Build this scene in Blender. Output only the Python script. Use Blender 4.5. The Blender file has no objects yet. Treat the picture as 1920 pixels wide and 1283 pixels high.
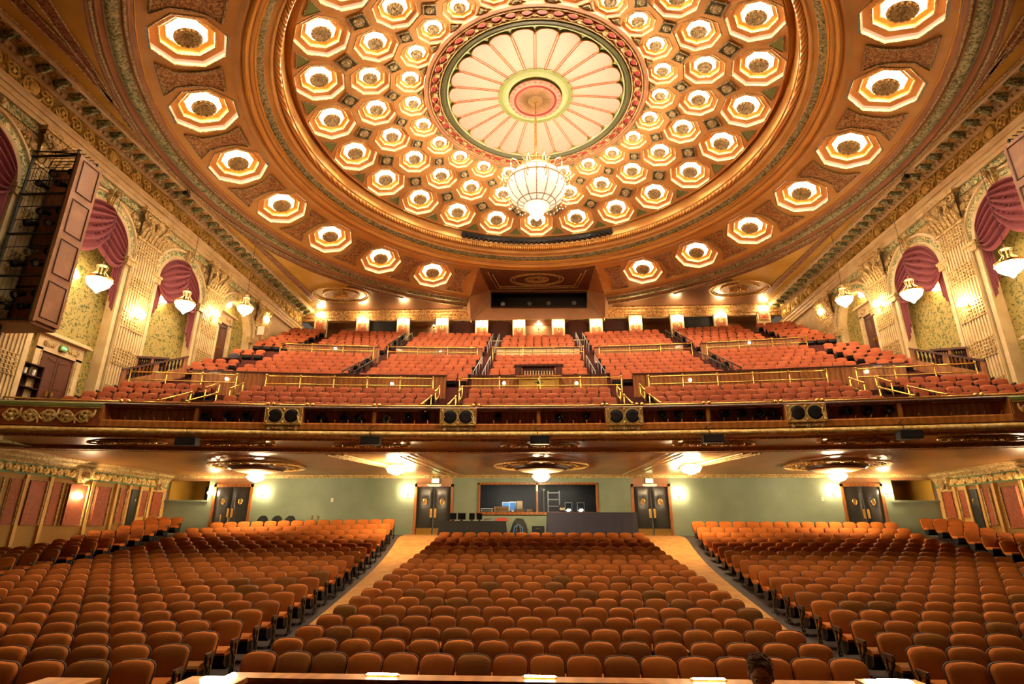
import bpy, math, random
import numpy as np
from mathutils import Vector, Matrix
R_ = random.Random(11)
PI = math.pi
COL = bpy.context.scene.collection
ZC = 2.71                      # eye height above the front of the floor; everything is built relative to the eye, then raised
# ---------------------------------------------------------------- camera model
F_PX, PITCH, YAW, ROLL, CX = 1041.5, math.radians(18.49), math.radians(2.647), math.radians(.15), -.1
_F = Vector((-math.sin(YAW)*math.cos(PITCH), math.cos(YAW)*math.cos(PITCH), math.sin(PITCH)))
_r = Vector((math.cos(YAW), math.sin(YAW), 0)); _u = _r.cross(_F)
_R2 = _r*math.cos(ROLL)+_u*math.sin(ROLL); _U2 = _u*math.cos(ROLL)-_r*math.sin(ROLL)
EYE = Vector((CX, 0, 0))
def ray(x, y): return _F+_R2*((x-960)/F_PX)+_U2*((641.5-y)/F_PX)
def PX(x, y, X): d = ray(x, y); return EYE+d*((X-CX)/d.x)
def PY(x, y, Y): d = ray(x, y); return EYE+d*(Y/d.y)
def PZ(x, y, Z): d = ray(x, y); return EYE+d*(Z/d.z)
def project(p):
    p = Vector(p)-EYE; z = p.dot(_F)
    return (960+F_PX*p.dot(_R2)/z, 641.5-F_PX*p.dot(_U2)/z) if z > .05 else (-9e3, -9e3)
def interp(x, xs, ys): return float(np.interp(x, xs, ys))
# ---------------------------------------------------------------- materials
def srgb(h):
    h = h.lstrip('#'); c = [int(h[i:i+2], 16)/255 for i in (0, 2, 4)]
    return tuple(v/12.92 if v <= .04045 else ((v+.055)/1.055)**2.4 for v in c)+(1,)
def mat(name, col, rough=.6, metal=0., col2=None, scale=4., lo=.4, hi=.6, dist=0., bump=0., bscale=None, emit=None, estr=0., coat=0., kind='noise', vary=None, spec=.5):
    """plain or two-tone principled material; col2 is mixed in by a noise/voronoi/wave pattern in object space"""
    m = bpy.data.materials.new(name); m.use_nodes = True; nt = m.node_tree; N = nt.nodes; Lk = nt.links
    b = N['Principled BSDF']; b.inputs['Base Color'].default_value = srgb(col); b.inputs['Roughness'].default_value = rough
    b.inputs['Metallic'].default_value = metal; b.inputs['Coat Weight'].default_value = coat; b.inputs['Specular IOR Level'].default_value = spec
    if emit: b.inputs['Emission Color'].default_value = srgb(emit); b.inputs['Emission Strength'].default_value = estr
    tc = N.new('ShaderNodeTexCoord'); tex = None
    if col2 or bump:
        if kind == 'noise':
            tex = N.new('ShaderNodeTexNoise'); tex.inputs['Scale'].default_value = scale; tex.inputs['Detail'].default_value = 3; tex.inputs['Distortion'].default_value = dist
            out = tex.outputs['Fac']
        elif kind == 'voronoi':
            tex = N.new('ShaderNodeTexVoronoi'); tex.inputs['Scale'].default_value = scale; out = tex.outputs['Distance']
        else:
            tex = N.new('ShaderNodeTexWave'); tex.inputs['Scale'].default_value = scale; tex.inputs['Distortion'].default_value = dist; tex.inputs['Detail'].default_value = 2
            tex.inputs['Detail Scale'].default_value = 1.5; out = tex.outputs['Fac']
        Lk.new(tc.outputs['Object'], tex.inputs['Vector'])
        if col2:
            rp = N.new('ShaderNodeValToRGB'); rp.color_ramp.elements[0].position = lo; rp.color_ramp.elements[1].position = hi
            rp.color_ramp.elements[0].color = srgb(col); rp.color_ramp.elements[1].color = srgb(col2)
            Lk.new(out, rp.inputs['Fac']); Lk.new(rp.outputs['Color'], b.inputs['Base Color']); src = rp.outputs['Color']
        if bump:
            bp = N.new('ShaderNodeBump'); bp.inputs['Strength'].default_value = bump; bp.inputs['Distance'].default_value = .05
            Lk.new(out, bp.inputs['Height']); Lk.new(bp.outputs['Normal'], b.inputs['Normal'])
    if vary:        # each object its own tone
        oi = N.new('ShaderNodeObjectInfo'); rp = N.new('ShaderNodeValToRGB'); e = rp.color_ramp.elements
        e[0].position = 0; e[0].color = srgb(vary[0]); e[1].position = 1; e[1].color = srgb(vary[-1])
        for i, h in enumerate(vary[1:-1]): k = e.new((i+1)/(len(vary)-1)); k.color = srgb(h)
        nz = N.new('ShaderNodeTexNoise'); nz.inputs['Scale'].default_value = 60; Lk.new(tc.outputs['Object'], nz.inputs['Vector'])
        mx = N.new('ShaderNodeMixRGB'); mx.blend_type = 'MULTIPLY'; mx.inputs['Fac'].default_value = .35
        Lk.new(oi.outputs['Random'], rp.inputs['Fac']); Lk.new(rp.outputs['Color'], mx.inputs['Color1']); Lk.new(nz.outputs['Fac'], mx.inputs['Color2'])
        Lk.new(mx.outputs['Color'], b.inputs['Base Color'])
    return m
EXPOSURE = 2.08
M = {}
M['ochre'] = mat('ochre plaster', '#e0b266', .5, col2='#d6a458', scale=.7, spec=.35)
M['ochre2'] = mat('olive ochre plaster', '#cfa444', .5, col2='#c0963c', scale=.6, spec=.35)
M['dome'] = mat('dome plaster', '#dba660', .6, col2='#d09a54', scale=.9, spec=.3)
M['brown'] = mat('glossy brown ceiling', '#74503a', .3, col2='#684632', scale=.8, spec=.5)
M['rose'] = mat('rose plaster', '#b98a62', .55, col2='#ad7f58', scale=.8)
M['gold'] = mat('gold leaf', '#d9a441', .38, .75, bump=.3, scale=9)
M['goldbump'] = mat('gold ornament', '#e2b55a', .4, .55, col2='#8a5a22', scale=7, lo=.42, hi=.62, dist=2.5, bump=.9)
M['rope'] = mat('gilded rope', '#e0a858', .42, .35, col2='#a8702c', scale=2.2, lo=.3, hi=.7, kind='wave', bump=.8)
M['greenorn'] = mat('silver green ornament', '#b9b78d', .45, .3, col2='#5e6a3c', scale=5, lo=.42, hi=.6, dist=2.2, bump=1.)
M['silver'] = mat('silver bead', '#c9bc94', .45, .3, col2='#8a7448', scale=14, bump=.7)
M['arab'] = mat('arabesque relief', '#cda566', .5, .1, col2='#8e5a2e', scale=4.2, lo=.46, hi=.54, dist=3.2, bump=.8)
M['arabred'] = mat('red arabesque', '#b08058', .5, .2, col2='#7c3426', scale=5, lo=.45, hi=.56, dist=3, bump=.8)
M['olivegold'] = mat('olive gold frieze', '#bf9a48', .45, .3, col2='#7e6a2c', scale=2.4, lo=.42, hi=.6, dist=3, bump=1.)
M['cream'] = mat('cream plaster', '#d9c193', .6, col2='#cdb283', scale=2)
M['creamgold'] = mat('cream gold relief', '#dfc489', .5, .15, col2='#a07c3c', scale=6, lo=.4, hi=.62, dist=2.5, bump=.9)
M['greencream'] = mat('green and cream relief', '#d8c792', .5, .1, col2='#5d7a48', scale=4, lo=.45, hi=.56, dist=3, bump=.9)
M['green'] = mat('green paint', '#7f8d4c', .55)
M['greenpaint'] = mat('deep green paint', '#5f7f4e', .55)
M['palegreen'] = mat('pale green plaster', '#bcc088', .6)
M['petal'] = mat('pink cream plaster', '#dfa28e', .6)
M['red'] = mat('crimson plaster', '#a8403a', .55)
M['wallpaper'] = mat('patterned olive wallpaper', '#a99650', .65, col2='#545c26', scale=7.5, lo=.52, hi=.6, dist=1.2)
M['teal'] = mat('grey green wall', '#8b9a84', .55, col2='#75866f', scale=.5, lo=.35, hi=.7)
M['damask'] = mat('red damask panel', '#a8552e', .65, col2='#8e4426', scale=5, dist=2)
M['wood'] = mat('honey wood', '#a4652e', .4, col2='#8a5222', scale=1.4, kind='wave', dist=5, lo=.2, hi=.9, coat=.2)
M['woodlt'] = mat('orange wood', '#c07a34', .4, col2='#a9662a', scale=1.2, kind='wave', dist=5, lo=.2, hi=.9, coat=.2)
M['wooddk'] = mat('dark stained wood', '#5a2c1a', .4, col2='#47220f', scale=1.5, kind='wave', dist=4, lo=.2, hi=.9)
M['walnut'] = mat('walnut panel', '#935f38', .5, col2='#855430', scale=1.2, kind='wave', dist=6, lo=.1, hi=.95)
M['leather'] = mat('black padded leather', '#2c2d2b', .3, spec=.6)
M['brass'] = mat('polished brass', '#e8c268', .25, .9)
M['black'] = mat('black metal', '#15161a', .5, spec=.4)
M['blackcloth'] = mat('black cloth', '#191a1d', .8)
M['navycloth'] = mat('dark navy cloth', '#2b2a3c', .8)
M['steel'] = mat('grey steel', '#8c8e92', .35, .8)
M['irons'] = mat('dark cast iron', '#26221f', .4, .4)
M['seatiron'] = mat('cast seat standard', '#3a352c', .35, .6, col2='#8a8270', scale=14, lo=.5, hi=.7)
M['silvery'] = mat('worn silver paint', '#8f8a78', .35, .6)
M['glass'] = mat('window glass', '#ffffff', .05); M['glass'].node_tree.nodes['Principled BSDF'].inputs['Transmission Weight'].default_value = 1; M['glass'].node_tree.nodes['Principled BSDF'].inputs['IOR'].default_value = 1.05
M['carpet'] = mat('tan carpet', '#b8843e', .9, col2='#a06c2e', scale=3, lo=.35, hi=.7)
M['floor'] = mat('dark wine floor', '#33201a', .8, col2='#281612', scale=2)
M['stair'] = mat('wine red stair carpet', '#5e2420', .85)
M['velvet'] = mat('rose maroon velvet', '#854047', .85)
M['fabric'] = mat('rust upholstery', '#c06a2c', .85, vary=['#ab6026', '#bd6c29', '#c6732c', '#c06d2a', '#b86828', '#8e5c26'], spec=.2)
M['fabric2'] = mat('coral upholstery', '#bd5a33', .8, vary=['#a85634', '#b45f38', '#b05a38', '#a45230'], spec=.25)
M['fabmany'] = mat('rust upholstery of many seats', '#bd6c2a', .85, col2='#ae6228', scale=1.1, spec=.2)
M['fabmany2'] = mat('coral upholstery of many seats', '#b25e3a', .8, col2='#a65434', scale=1.1, spec=.25)
M['shell'] = mat('dark red wood shell', '#300f0c', .6, spec=.25)
M['white'] = mat('white card', '#e9e6da', .6)
M['blue'] = mat('blue plastic', '#3f78b8', .5)
M['screen'] = mat('dark screen', '#101418', .15)
M['exit'] = mat('green exit sign', '#2c8a3c', .4, emit='#58ff6a', estr=1.5)
M['exitwarm'] = mat('pale green sign light', '#d8e890', .4, emit='#e8f0a0', estr=1.5)
def glow(name, col, s, c='#ffffff'): return mat(name, c, .6, emit=col, estr=s)
M['coffer'] = glow('coffer light', '#ffeccb', 8.0)
M['cofferwall'] = mat('pink glowing step', '#f0c4a0', .6, emit='#ffb890', estr=.2)  # step walls glow themselves, standing in for light from their bulbs
M['bowl'] = glow('lit crystal glass', '#fff0d4', .2, '#f4ead0')
M['bulb'] = glow('bulb', '#ffe2ae', 60.)
M['bulb2'] = glow('sconce bulb', '#ffdca4', 26.)
M['bulb3'] = glow('hanging lamp', '#ffe6bc', 7.)
M['chanbulb'] = glow('chandelier bulb', '#ffe6cc', 300.)
M['greenmetal'] = mat('dark green metal', '#2f4a34', .45, .3)
M['skin'] = mat('skin', '#dca282', .5, col2='#d29878', scale=9, spec=.4); M['hair'] = mat('brown hair', '#7a5a34', .7); M['shirt'] = mat('dark shirt', '#2c2c33', .8); M['lips'] = mat('lips', '#a0584a', .5)
M['bulb4'] = glow('bright crystal lamp', '#ffe2b0', 38.)
M['bulb5'] = glow('rear sconce bulb', '#ffe0ac', 70.)
M['giltcream'] = mat('pale gilt relief', '#f0d590', .5, .1, col2='#d2a850', scale=9, bump=.4)
M['bronze'] = mat('bronze rosette', '#e6d6a4', .5, .1, col2='#a08a50', scale=11, lo=.4, hi=.62, dist=1.5, bump=.9)
M['greendk'] = mat('dark green recess', '#4c4c28', .6)
M['underglow'] = mat('amber glossy ceiling', '#ac7840', .3, col2='#9c6a38', scale=.8, spec=.5)
M['bulb6'] = glow('control room lamp', '#fff0dc', 150.)
M['goldsoft'] = mat('soft olive gilt', '#cdac5c', .5, .25, bump=.3, scale=9)
M['pinlight'] = glow('aisle light', '#fff2d8', 12.)  # also gives the added glint strips at the pit rail their glow
# ---------------------------------------------------------------- mesh builder
class MB:
    def __init__(s): s.v = []; s.f = []; s.m = []
    def add(s, vs, fs, m=0, T=None):
        o = len(s.v)
        s.v += [tuple(T @ Vector(p)) for p in vs] if T else [tuple(p) for p in vs]
        s.f += [tuple(i+o for i in q) for q in fs]; s.m += [m]*len(fs); return s
    def box(s, c, d, m=0, T=None, rz=0):
        x, y, z = d[0]/2, d[1]/2, d[2]/2
        vs = [(a*x, b*y, e*z) for e in (-1, 1) for b in (-1, 1) for a in (-1, 1)]
        W = Matrix.Translation(c) @ Matrix.Rotation(rz, 4, 'Z')
        return s.add(vs, [(0, 2, 3, 1), (4, 5, 7, 6), (0, 1, 5, 4), (2, 6, 7, 3), (0, 4, 6, 2), (1, 3, 7, 5)], m, (T @ W) if T else W)
    def bbox(s, a, b, m=0, T=None):
        return s.box([(a[i]+b[i])/2 for i in range(3)], [abs(b[i]-a[i]) for i in range(3)], m, T)
    def quad(s, pts, m=0, T=None): return s.add(pts, [tuple(range(len(pts)))], m, T)
    def tube(s, pts, r, n=6, m=0, T=None, closed=False, caps=True):
        pts = [Vector(p) for p in pts]; k = len(pts); vs = []; fs = []; up = None
        rr = r if isinstance(r, (list, tuple)) else [r]*k
        for i, p in enumerate(pts):
            a = pts[i-1] if (i or closed) else p; b = pts[(i+1) % k] if (i < k-1 or closed) else p
            t = (b-a).normalized() if (b-a).length > 1e-9 else Vector((0, 0, 1))
            if up is None: up = t.orthogonal().normalized()
            up = up-t*up.dot(t); up = up.normalized() if up.length > 1e-6 else t.orthogonal().normalized(); w = t.cross(up)
            for j in range(n):
                an = 2*PI*(j+.5)/n; vs.append(p+(up*math.cos(an)+w*math.sin(an))*rr[i])
        for i in range(k if closed else k-1):
            for j in range(n):
                a, b = i*n+j, i*n+(j+1) % n; c, d = ((i+1) % k)*n+(j+1) % n, ((i+1) % k)*n+j
                fs.append((a, b, c, d))
        if caps and not closed: fs += [tuple(range(n-1, -1, -1)), tuple(range((k-1)*n, k*n))]
        return s.add(vs, fs, m, T)
    def lathe(s, prof, n=24, c=(0, 0, 0), m=0, T=None, a0=0., a1=2*PI, flip=False):
        """profile [(r, z)]; angle 0 points to +Y, as everywhere in the ceiling"""
        full = abs(a1-a0-2*PI) < 1e-6; k = n if full else n+1; vs = []; fs = []
        for j in range(k):
            a = a0+(a1-a0)*j/n; sa, ca = math.sin(a), math.cos(a)
            vs += [(c[0]+r*sa, c[1]+r*ca, c[2]+z) for r, z in prof]
        P = len(prof)
        for j in range(n):
            q = (j+1) % k
            for i in range(P-1):
                f = (j*P+i, j*P+i+1, q*P+i+1, q*P+i); fs.append(f[::-1] if flip else f)
        return s.add(vs, fs, m, T)
    def sphere(s, c, r, nu=10, nv=6, m=0, sc=(1, 1, 1), T=None):
        prof = [(max(1e-4, math.sin(PI*i/nv)), -math.cos(PI*i/nv)) for i in range(nv+1)]
        W = Matrix.Translation(c) @ Matrix.Diagonal((r*sc[0], r*sc[1], r*sc[2], 1))
        return s.lathe(prof, nu, m=m, T=(T @ W) if T else W)
    def prism(s, poly, h0, h1, m=0, T=None):
        n = len(poly); vs = [(x, y, h0) for x, y in poly]+[(x, y, h1) for x, y in poly]
        return s.add(vs, [tuple(range(n-1, -1, -1)), tuple(range(n, 2*n))]+[(i, (i+1) % n, n+(i+1) % n, n+i) for i in range(n)], m, T)
    def sweep(s, prof, frames, m=0, close_prof=False):
        """profile [(a, b)] placed at frames [(origin, adir, bdir)]; m is one index or one per profile segment"""
        P = len(prof); vs = []; fs = []; ms = []
        for o, A, B in frames: vs += [Vector(o)+Vector(A)*a+Vector(B)*b for a, b in prof]
        for k in range(len(frames)-1):
            for i in range(P if close_prof else P-1):
                j = (i+1) % P; fs.append((k*P+i, k*P+j, (k+1)*P+j, (k+1)*P+i)); ms.append(m[i] if isinstance(m, (list, tuple)) else m)
        o = len(s.v); s.v += [tuple(p) for p in vs]; s.f += [tuple(i+o for i in q) for q in fs]; s.m += ms; return s
    def merge(s, other, T, m=None):
        return s.add(other.v, other.f, 0, T) if m is None else s.add(other.v, other.f, m, T)
    def build(s, name, mats, parent=None, smooth=False, loc=None):
        me = bpy.data.meshes.new(name); me.from_pydata([tuple(p) for p in s.v], [], s.f)
        if not isinstance(mats, (list, tuple)): mats = [mats]
        for k in mats: me.materials.append(M[k])
        if len(mats) > 1: me.polygons.foreach_set('material_index', s.m)
        me.update()
        if smooth: me.shade_smooth() if smooth is True else smooth_by(me, smooth)
        o = bpy.data.objects.new(name, me); COL.objects.link(o)
        if parent: o.parent = parent
        if loc is not None: o.location = loc
        return o
def smooth_by(me, deg):
    me.shade_smooth()
    try: me.set_sharp_from_angle(angle=math.radians(deg))
    except Exception: pass
def tag(o, label=None, cat=None, group=None, kind=None):
    for k, v in (('label', label), ('category', cat), ('group', group), ('kind', kind)):
        if v: o[k] = v
    return o
def thing(name, loc, label, cat, group=None, rz=0., M4=None):
    o = bpy.data.objects.new(name, None); COL.objects.link(o); o.empty_display_size = .1
    if M4 is not None: o.matrix_world = M4
    else: o.location = loc; o.rotation_euler = (0, 0, rz)
    return tag(o, label, cat, group)
def kids(o): return [c for c in KID.get(o.name, [])]
KID = {}
def note(o):           # remember a prototype's parts (children() would scan every object)
    KID[o.name] = [c for c in bpy.data.objects if c.parent == o]
    for c in KID[o.name]: KID[c.name] = [d for d in bpy.data.objects if d.parent == c]
    return o
def dup(root, label, M4=None, loc=None, rz=0., group=None, skip=()):
    r = root.copy(); COL.objects.link(r)
    if M4 is not None: r.matrix_world = M4
    else: r.location = loc; r.rotation_euler = (0, 0, rz)
    r['label'] = label
    if group: r['group'] = group
    for c in KID[root.name]:
        if c.name.split('.')[0] in skip: continue
        q = c.copy(); COL.objects.link(q); q.parent = r
        for d in KID.get(c.name, []): w = d.copy(); COL.objects.link(w); w.parent = q
    return r
ORD = 'zeroth first second third fourth fifth sixth seventh eighth ninth tenth eleventh twelfth thirteenth fourteenth fifteenth sixteenth seventeenth eighteenth nineteenth twentieth'.split()+['twenty-first', 'twenty-second', 'twenty-third', 'twenty-fourth', 'twenty-fifth', 'twenty-sixth', 'twenty-seventh', 'twenty-eighth', 'twenty-ninth', 'thirtieth', 'thirty-first', 'thirty-second', 'thirty-third', 'thirty-fourth', 'thirty-fifth', 'thirty-sixth']
def struct(o): o['kind'] = 'structure'; return o
def spiral(r0, turns=1.75, n=22, sgn=1, a0=0.):
    return [((r0*(1-.88*i/n))*math.cos(a0+sgn*2*PI*turns*i/n), (r0*(1-.88*i/n))*math.sin(a0+sgn*2*PI*turns*i/n)) for i in range(n+1)]
def scrolls(mb, fn, L, h, r, m=0, n=None, leaves=True):
    """a running scroll of spirals laid along fn(u, w): u runs 0..L, w is 0..h"""
    n = n or max(1, round(L/(h*.95))); st = L/n
    for i in range(n):
        cx, up = (i+.5)*st, i % 2; q = h*.40
        pts = [(cx+x, h/2+(y if up else -y)) for x, y in spiral(min(q, st*.46), sgn=1, a0=PI)]
        pre = [(cx-st*.5, h*(.06 if up else .94)), (cx-st*.47, h*.3 if up else h*.7)]
        mb.tube([fn(u, w) for u, w in pre+pts], [r*.7, r]+[r*(1-.5*k/len(pts)) for k in range(len(pts))], 4, m)
        mb.sphere(fn(cx, h/2), r*2.0, 6, 4, m)
        if leaves:
            for k in range(5):
                a = k*1.25+.5; c = fn(cx+q*.66*math.cos(a), h/2+q*.66*math.sin(a)); mb.sphere(c, r*1.5, 5, 3, m)
# ================================================================ CEILING
DC = Vector((0, 23.44, 0))                                     # centre of the dome in plan
CRX = [4.3, 5.6, 6.39, 8.3, 10.59, 11.75, 12.26, 13.3, 13.75, 15.2, 16.85, 18.2]
CRZ = [21.25, 21.1, 20.99, 20.65, 20.05, 19.65, 18.84, 18.13, 17.98, 17.5, 16.95, 16.62]
def cz(r): return interp(r, CRX, CRZ)
def cpos(a, r, dz=0.): return Vector((r*math.sin(a), DC.y+r*math.cos(a), cz(r)+dz))
D15 = math.radians(15)
ceil = MB()
# flat ceiling outside the dome, round hole to the walls (front of it runs over the stage)
XW, YB, YF = 19.13, 41.4, -6.
def rect_hit(a):
    s, c = math.sin(a), math.cos(a); t = 1e9
    if abs(s) > 1e-6: t = min(t, XW/abs(s))
    if c > 1e-6: t = min(t, (YB-DC.y)/c)
    if c < -1e-6: t = min(t, (DC.y-YF)/-c)
    return Vector((t*s, DC.y+t*c, 16.6))
angs = sorted(set([2*PI*i/96 for i in range(96)]+[math.atan2(x, y-DC.y) % (2*PI) for x in (-XW, XW) for y in (YF, YB)]))
for i, a in enumerate(angs):
    b = angs[(i+1) % len(angs)]+(2*PI if i == len(angs)-1 else 0)
    mid = (a+b)/2; am = (mid+PI) % (2*PI)-PI
    pin = [Vector((18.2*math.sin(x), DC.y+18.2*math.cos(x), 16.6)) for x in (a, b)]
    if abs(am) < math.radians(17): continue
    o1, o2 = rect_hit(a), rect_hit(b)
    if pin[0].y > YB and pin[1].y > YB: continue
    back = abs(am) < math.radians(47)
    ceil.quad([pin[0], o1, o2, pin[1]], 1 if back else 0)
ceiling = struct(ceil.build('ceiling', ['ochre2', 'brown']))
ceiling['label'] = 'gilded domed theatre ceiling'
# coffered bands ------------------------------------------------
def band(mb, r0, r1, rc, Ro, ks, m=0):
    sl = (cz(rc+.6)-cz(rc-.6))/1.2
    for k in ks:
        a = k*D15
        def at(x, y): return (x*math.cos(a)+(rc+y)*math.sin(a), DC.y-x*math.sin(a)+(rc+y)*math.cos(a), cz(rc)+sl*y)
        oc = [at(Ro*math.cos(PI/8+j*PI/4), Ro*math.sin(PI/8+j*PI/4)) for j in range(8)]
        h = D15/2; q = .4*(r1-r0)
        P = dict(CTR=cpos(a+h, r1), CTL=cpos(a-h, r1), CBR=cpos(a+h, r0), CBL=cpos(a-h, r0), Tr=cpos(a+h*.36, r1), Tl=cpos(a-h*.36, r1),
                 Br=cpos(a+h*.36, r0), Bl=cpos(a-h*.36, r0), Rt=cpos(a+h, rc+q), Rb=cpos(a+h, rc-q), Lt=cpos(a-h, rc+q), Lb=cpos(a-h, rc-q))
        for f in ([7, 0, 'Rt', 'Rb'], [0, 1, 'Tr', 'CTR', 'Rt'], [1, 2, 'Tl', 'Tr'], [2, 3, 'Lt', 'CTL', 'Tl'], [3, 4, 'Lb', 'Lt'], [4, 5, 'Bl', 'CBL', 'Lb'], [5, 6, 'Br', 'Bl'], [6, 7, 'Rb', 'CBR', 'Br']):
            mb.quad([oc[i] if isinstance(i, int) else P[i] for i in f], m)
BANDS = [('A', 9.47, 11.75, 10.59, 1.22), ('B', 7.36, 9.47, 8.30, 1.0), ('C', 5.75, 7.36, 6.39, .79)]
dome = MB()
for nme, r0, r1, rc, Ro in BANDS: band(dome, r0, r1, rc, Ro, range(24))
dome.build('coffered_dome', ['dome'], ceiling)
ring = MB(); OUTK = [k for k in range(-12, 12) if abs(k) > 1]
band(ring, 13.75, 16.85, 15.2, 1.40, OUTK)
for sgn in (-1, 1):     # the two stubs next to the projection booth
    a = [sgn*math.radians(x) for x in (18., 20.25, 22.5)]
    for i in range(2): ring.quad([cpos(a[i], 13.75), cpos(a[i+1], 13.75), cpos(a[i+1], 16.85), cpos(a[i], 16.85)])
ring.build('outer_ring', ['ochre'], ceiling)
# coffers: one prototype per size, then copies ---------------------
def coffer_proto(Ro, s):
    def oct(k, z): return [(Ro*k*math.cos(PI/8+j*PI/4), Ro*k*math.sin(PI/8+j*PI/4), z) for j in range(8)]
    def loft(mb, A, B, m=0): o = len(mb.v); mb.add(A+B, [(j, (j+1) % 8, 8+(j+1) % 8, 8+j) for j in range(8)], m)
    t = thing('octagon_coffer', (0, 0, 0), '-', 'ceiling light', 'lit octagonal ceiling coffers')
    d1, d2, d3 = .17*Ro, .30*Ro, .62*Ro
    a = MB(); loft(a, oct(1, 0), oct(.965, d1)); a.build('glow_step', ['cofferwall'], t)
    a = MB(); loft(a, oct(.965, d1), oct(.72, d1), 0); loft(a, oct(.72, d1), oct(.70, d2), 0); loft(a, oct(.70, d2), oct(.53, d2), 0)
    a.build('stepped_frame', ['dome'], t)
    a = MB()
    for k, z, w in ((1.0, 0., .028), (.73, d1-.01, .03), (.545, d2-.01, .026)): a.tube(oct(k, z), w*Ro, 6, closed=True)
    a.build('bead_moulding', ['creamgold'], t)
    a = MB(); loft(a, oct(.53, d2), oct(.5, d3)); a.quad(oct(.5, d3)); a.build('lamp_panel', ['coffer'], t)
    a = MB(); z = d1-.05*Ro
    a.lathe([(.001, z+.03*Ro), (.05*Ro, z-.05*Ro), (.09*Ro, z), (.14*Ro, z-.03*Ro), (.17*Ro, z), (.25*Ro, z-.035*Ro), (.31*Ro, z-.01*Ro), (.37*Ro, z+.0*Ro), (.35*Ro, z+.06*Ro), (.001, z+.07*Ro)], 24)
    for j in range(14): an = j*PI/7; a.sphere((.3*Ro*math.cos(an), .3*Ro*math.sin(an), z-.01*Ro), .065*Ro, 6, 4)
    a.tube([(0, 0, z), (0, 0, d3)], .025*Ro, 5)
    a.build('rosette', ['bronze'], t, smooth=35)
    return note(t)
def coffer_place(proto, k, rc, label, first=False):
    a = k*D15; sl = (cz(rc+.6)-cz(rc-.6))/1.2
    X = Vector((math.cos(a), -math.sin(a), 0)); Y = Vector((math.sin(a), math.cos(a), sl)).normalized(); Z = X.cross(Y)
    T = Matrix((X, Y, Z)).transposed().to_4x4(); T.translation = cpos(a, rc)
    if first: proto.matrix_world = T; proto['label'] = label; return proto
    return dup(proto, label, T)
def side_word(k, n=12):
    if k == 0: return 'directly behind the chandelier'
    if abs(k) == n: return 'directly above the stage side'
    return f"{ORD[abs(k)]} to the {'right' if k > 0 else 'left'} of the chandelier line"
for (nme, r0, r1, rc, Ro), word in zip(BANDS, ('outermost dome ring', 'middle dome ring', 'innermost dome ring')):
    pr = coffer_proto(Ro, nme)
    for k in range(-11, 13): coffer_place(pr, k, rc, f'lit octagonal coffer, {word}, {side_word(k)}', k == -11)
pr = coffer_proto(1.40, 'outer')
for i, k in enumerate(OUTK):
    w = 'directly above the stage side' if k == -12 else f"{ORD[abs(k)-1]} to the {'right' if k > 0 else 'left'} of the projection booth"
    coffer_place(pr, k, 15.2, f'large lit octagonal coffer, wide outer ceiling ring, {w}', i == 0)
# square bosses and triangles between coffers (relief of the ceiling itself)
def plate_T(a, r, rot=0., dz=-.015):
    sl = (cz(r+.4)-cz(r-.4))/.8
    X = Vector((math.cos(a), -math.sin(a), 0)); Y = Vector((math.sin(a), math.cos(a), sl)).normalized(); Z = X.cross(Y)
    T = Matrix((X, Y, Z)).transposed().to_4x4(); T.translation = cpos(a, r)+Z*dz
    return T @ Matrix.Rotation(rot, 4, 'Z')
def boss_proto(s):
    t = thing('ceiling_boss', (0, 0, 0), '-', 'ceiling ornament', 'square rosette bosses of the dome')
    a = MB(); a.box((0, 0, .0), (2*s*.86, 2*s*.86, .03)); a.build('panel', ['greendk'], t)
    a = MB(); a.tube([(x*s, y*s, -.02) for x, y in ((-1, -1), (1, -1), (1, 1), (-1, 1))], .05, 4, closed=True); a.build('border', ['silver'], t)
    a = MB(); a.lathe([(.001, -.13), (.12*s, -.08), (.2*s, -.1), (.45*s, -.06), (.62*s, -.09), (.7*s, -.02)], 16)
    for j in range(8): a.sphere((.52*s*math.cos(j*PI/4), .52*s*math.sin(j*PI/4), -.07), .13*s, 6, 4)
    a.build('rosette', ['bronze'], t, smooth=40)
    return note(t)
for r, s, word in ((9.42, .36, 'outer'), (7.30, .27, 'inner')):
    pr = boss_proto(s)
    for k in range(24):
        kk = k if k < 12 else k-24
        lab = f"small square rosette boss, {word} row between coffers, {ORD[kk+1] if kk >= 0 else ORD[-kk]} to the {'right' if kk >= 0 else 'left'} of the chandelier line"
        T = plate_T((kk+.5)*D15, r, PI/4)
        if k == 0: pr.matrix_world = T; pr['label'] = lab
        else: dup(pr, lab, T)
tri = MB(); trb = MB()
for k in range(24):
    a = (k+.5)*D15
    for r, s in ((11.28, .42), (5.92, .16)):
        q = [(-s, .55*s), (s, .55*s), (0, -.75*s)] if r > 8 else [(-s, -.5*s), (s, -.5*s), (0, .6*s)]
        T = plate_T(a, r, 0, -.02)
        tri.prism(q, -.02, .02, 0, T); trb.tube([(x*1.1, y*1.1, -.02) for x, y in q], .035, 4, T=T, closed=True)
tri.build('triangle_panel', ['green'], ceiling); trb.build('triangle_border', ['silver'], ceiling)
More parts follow.
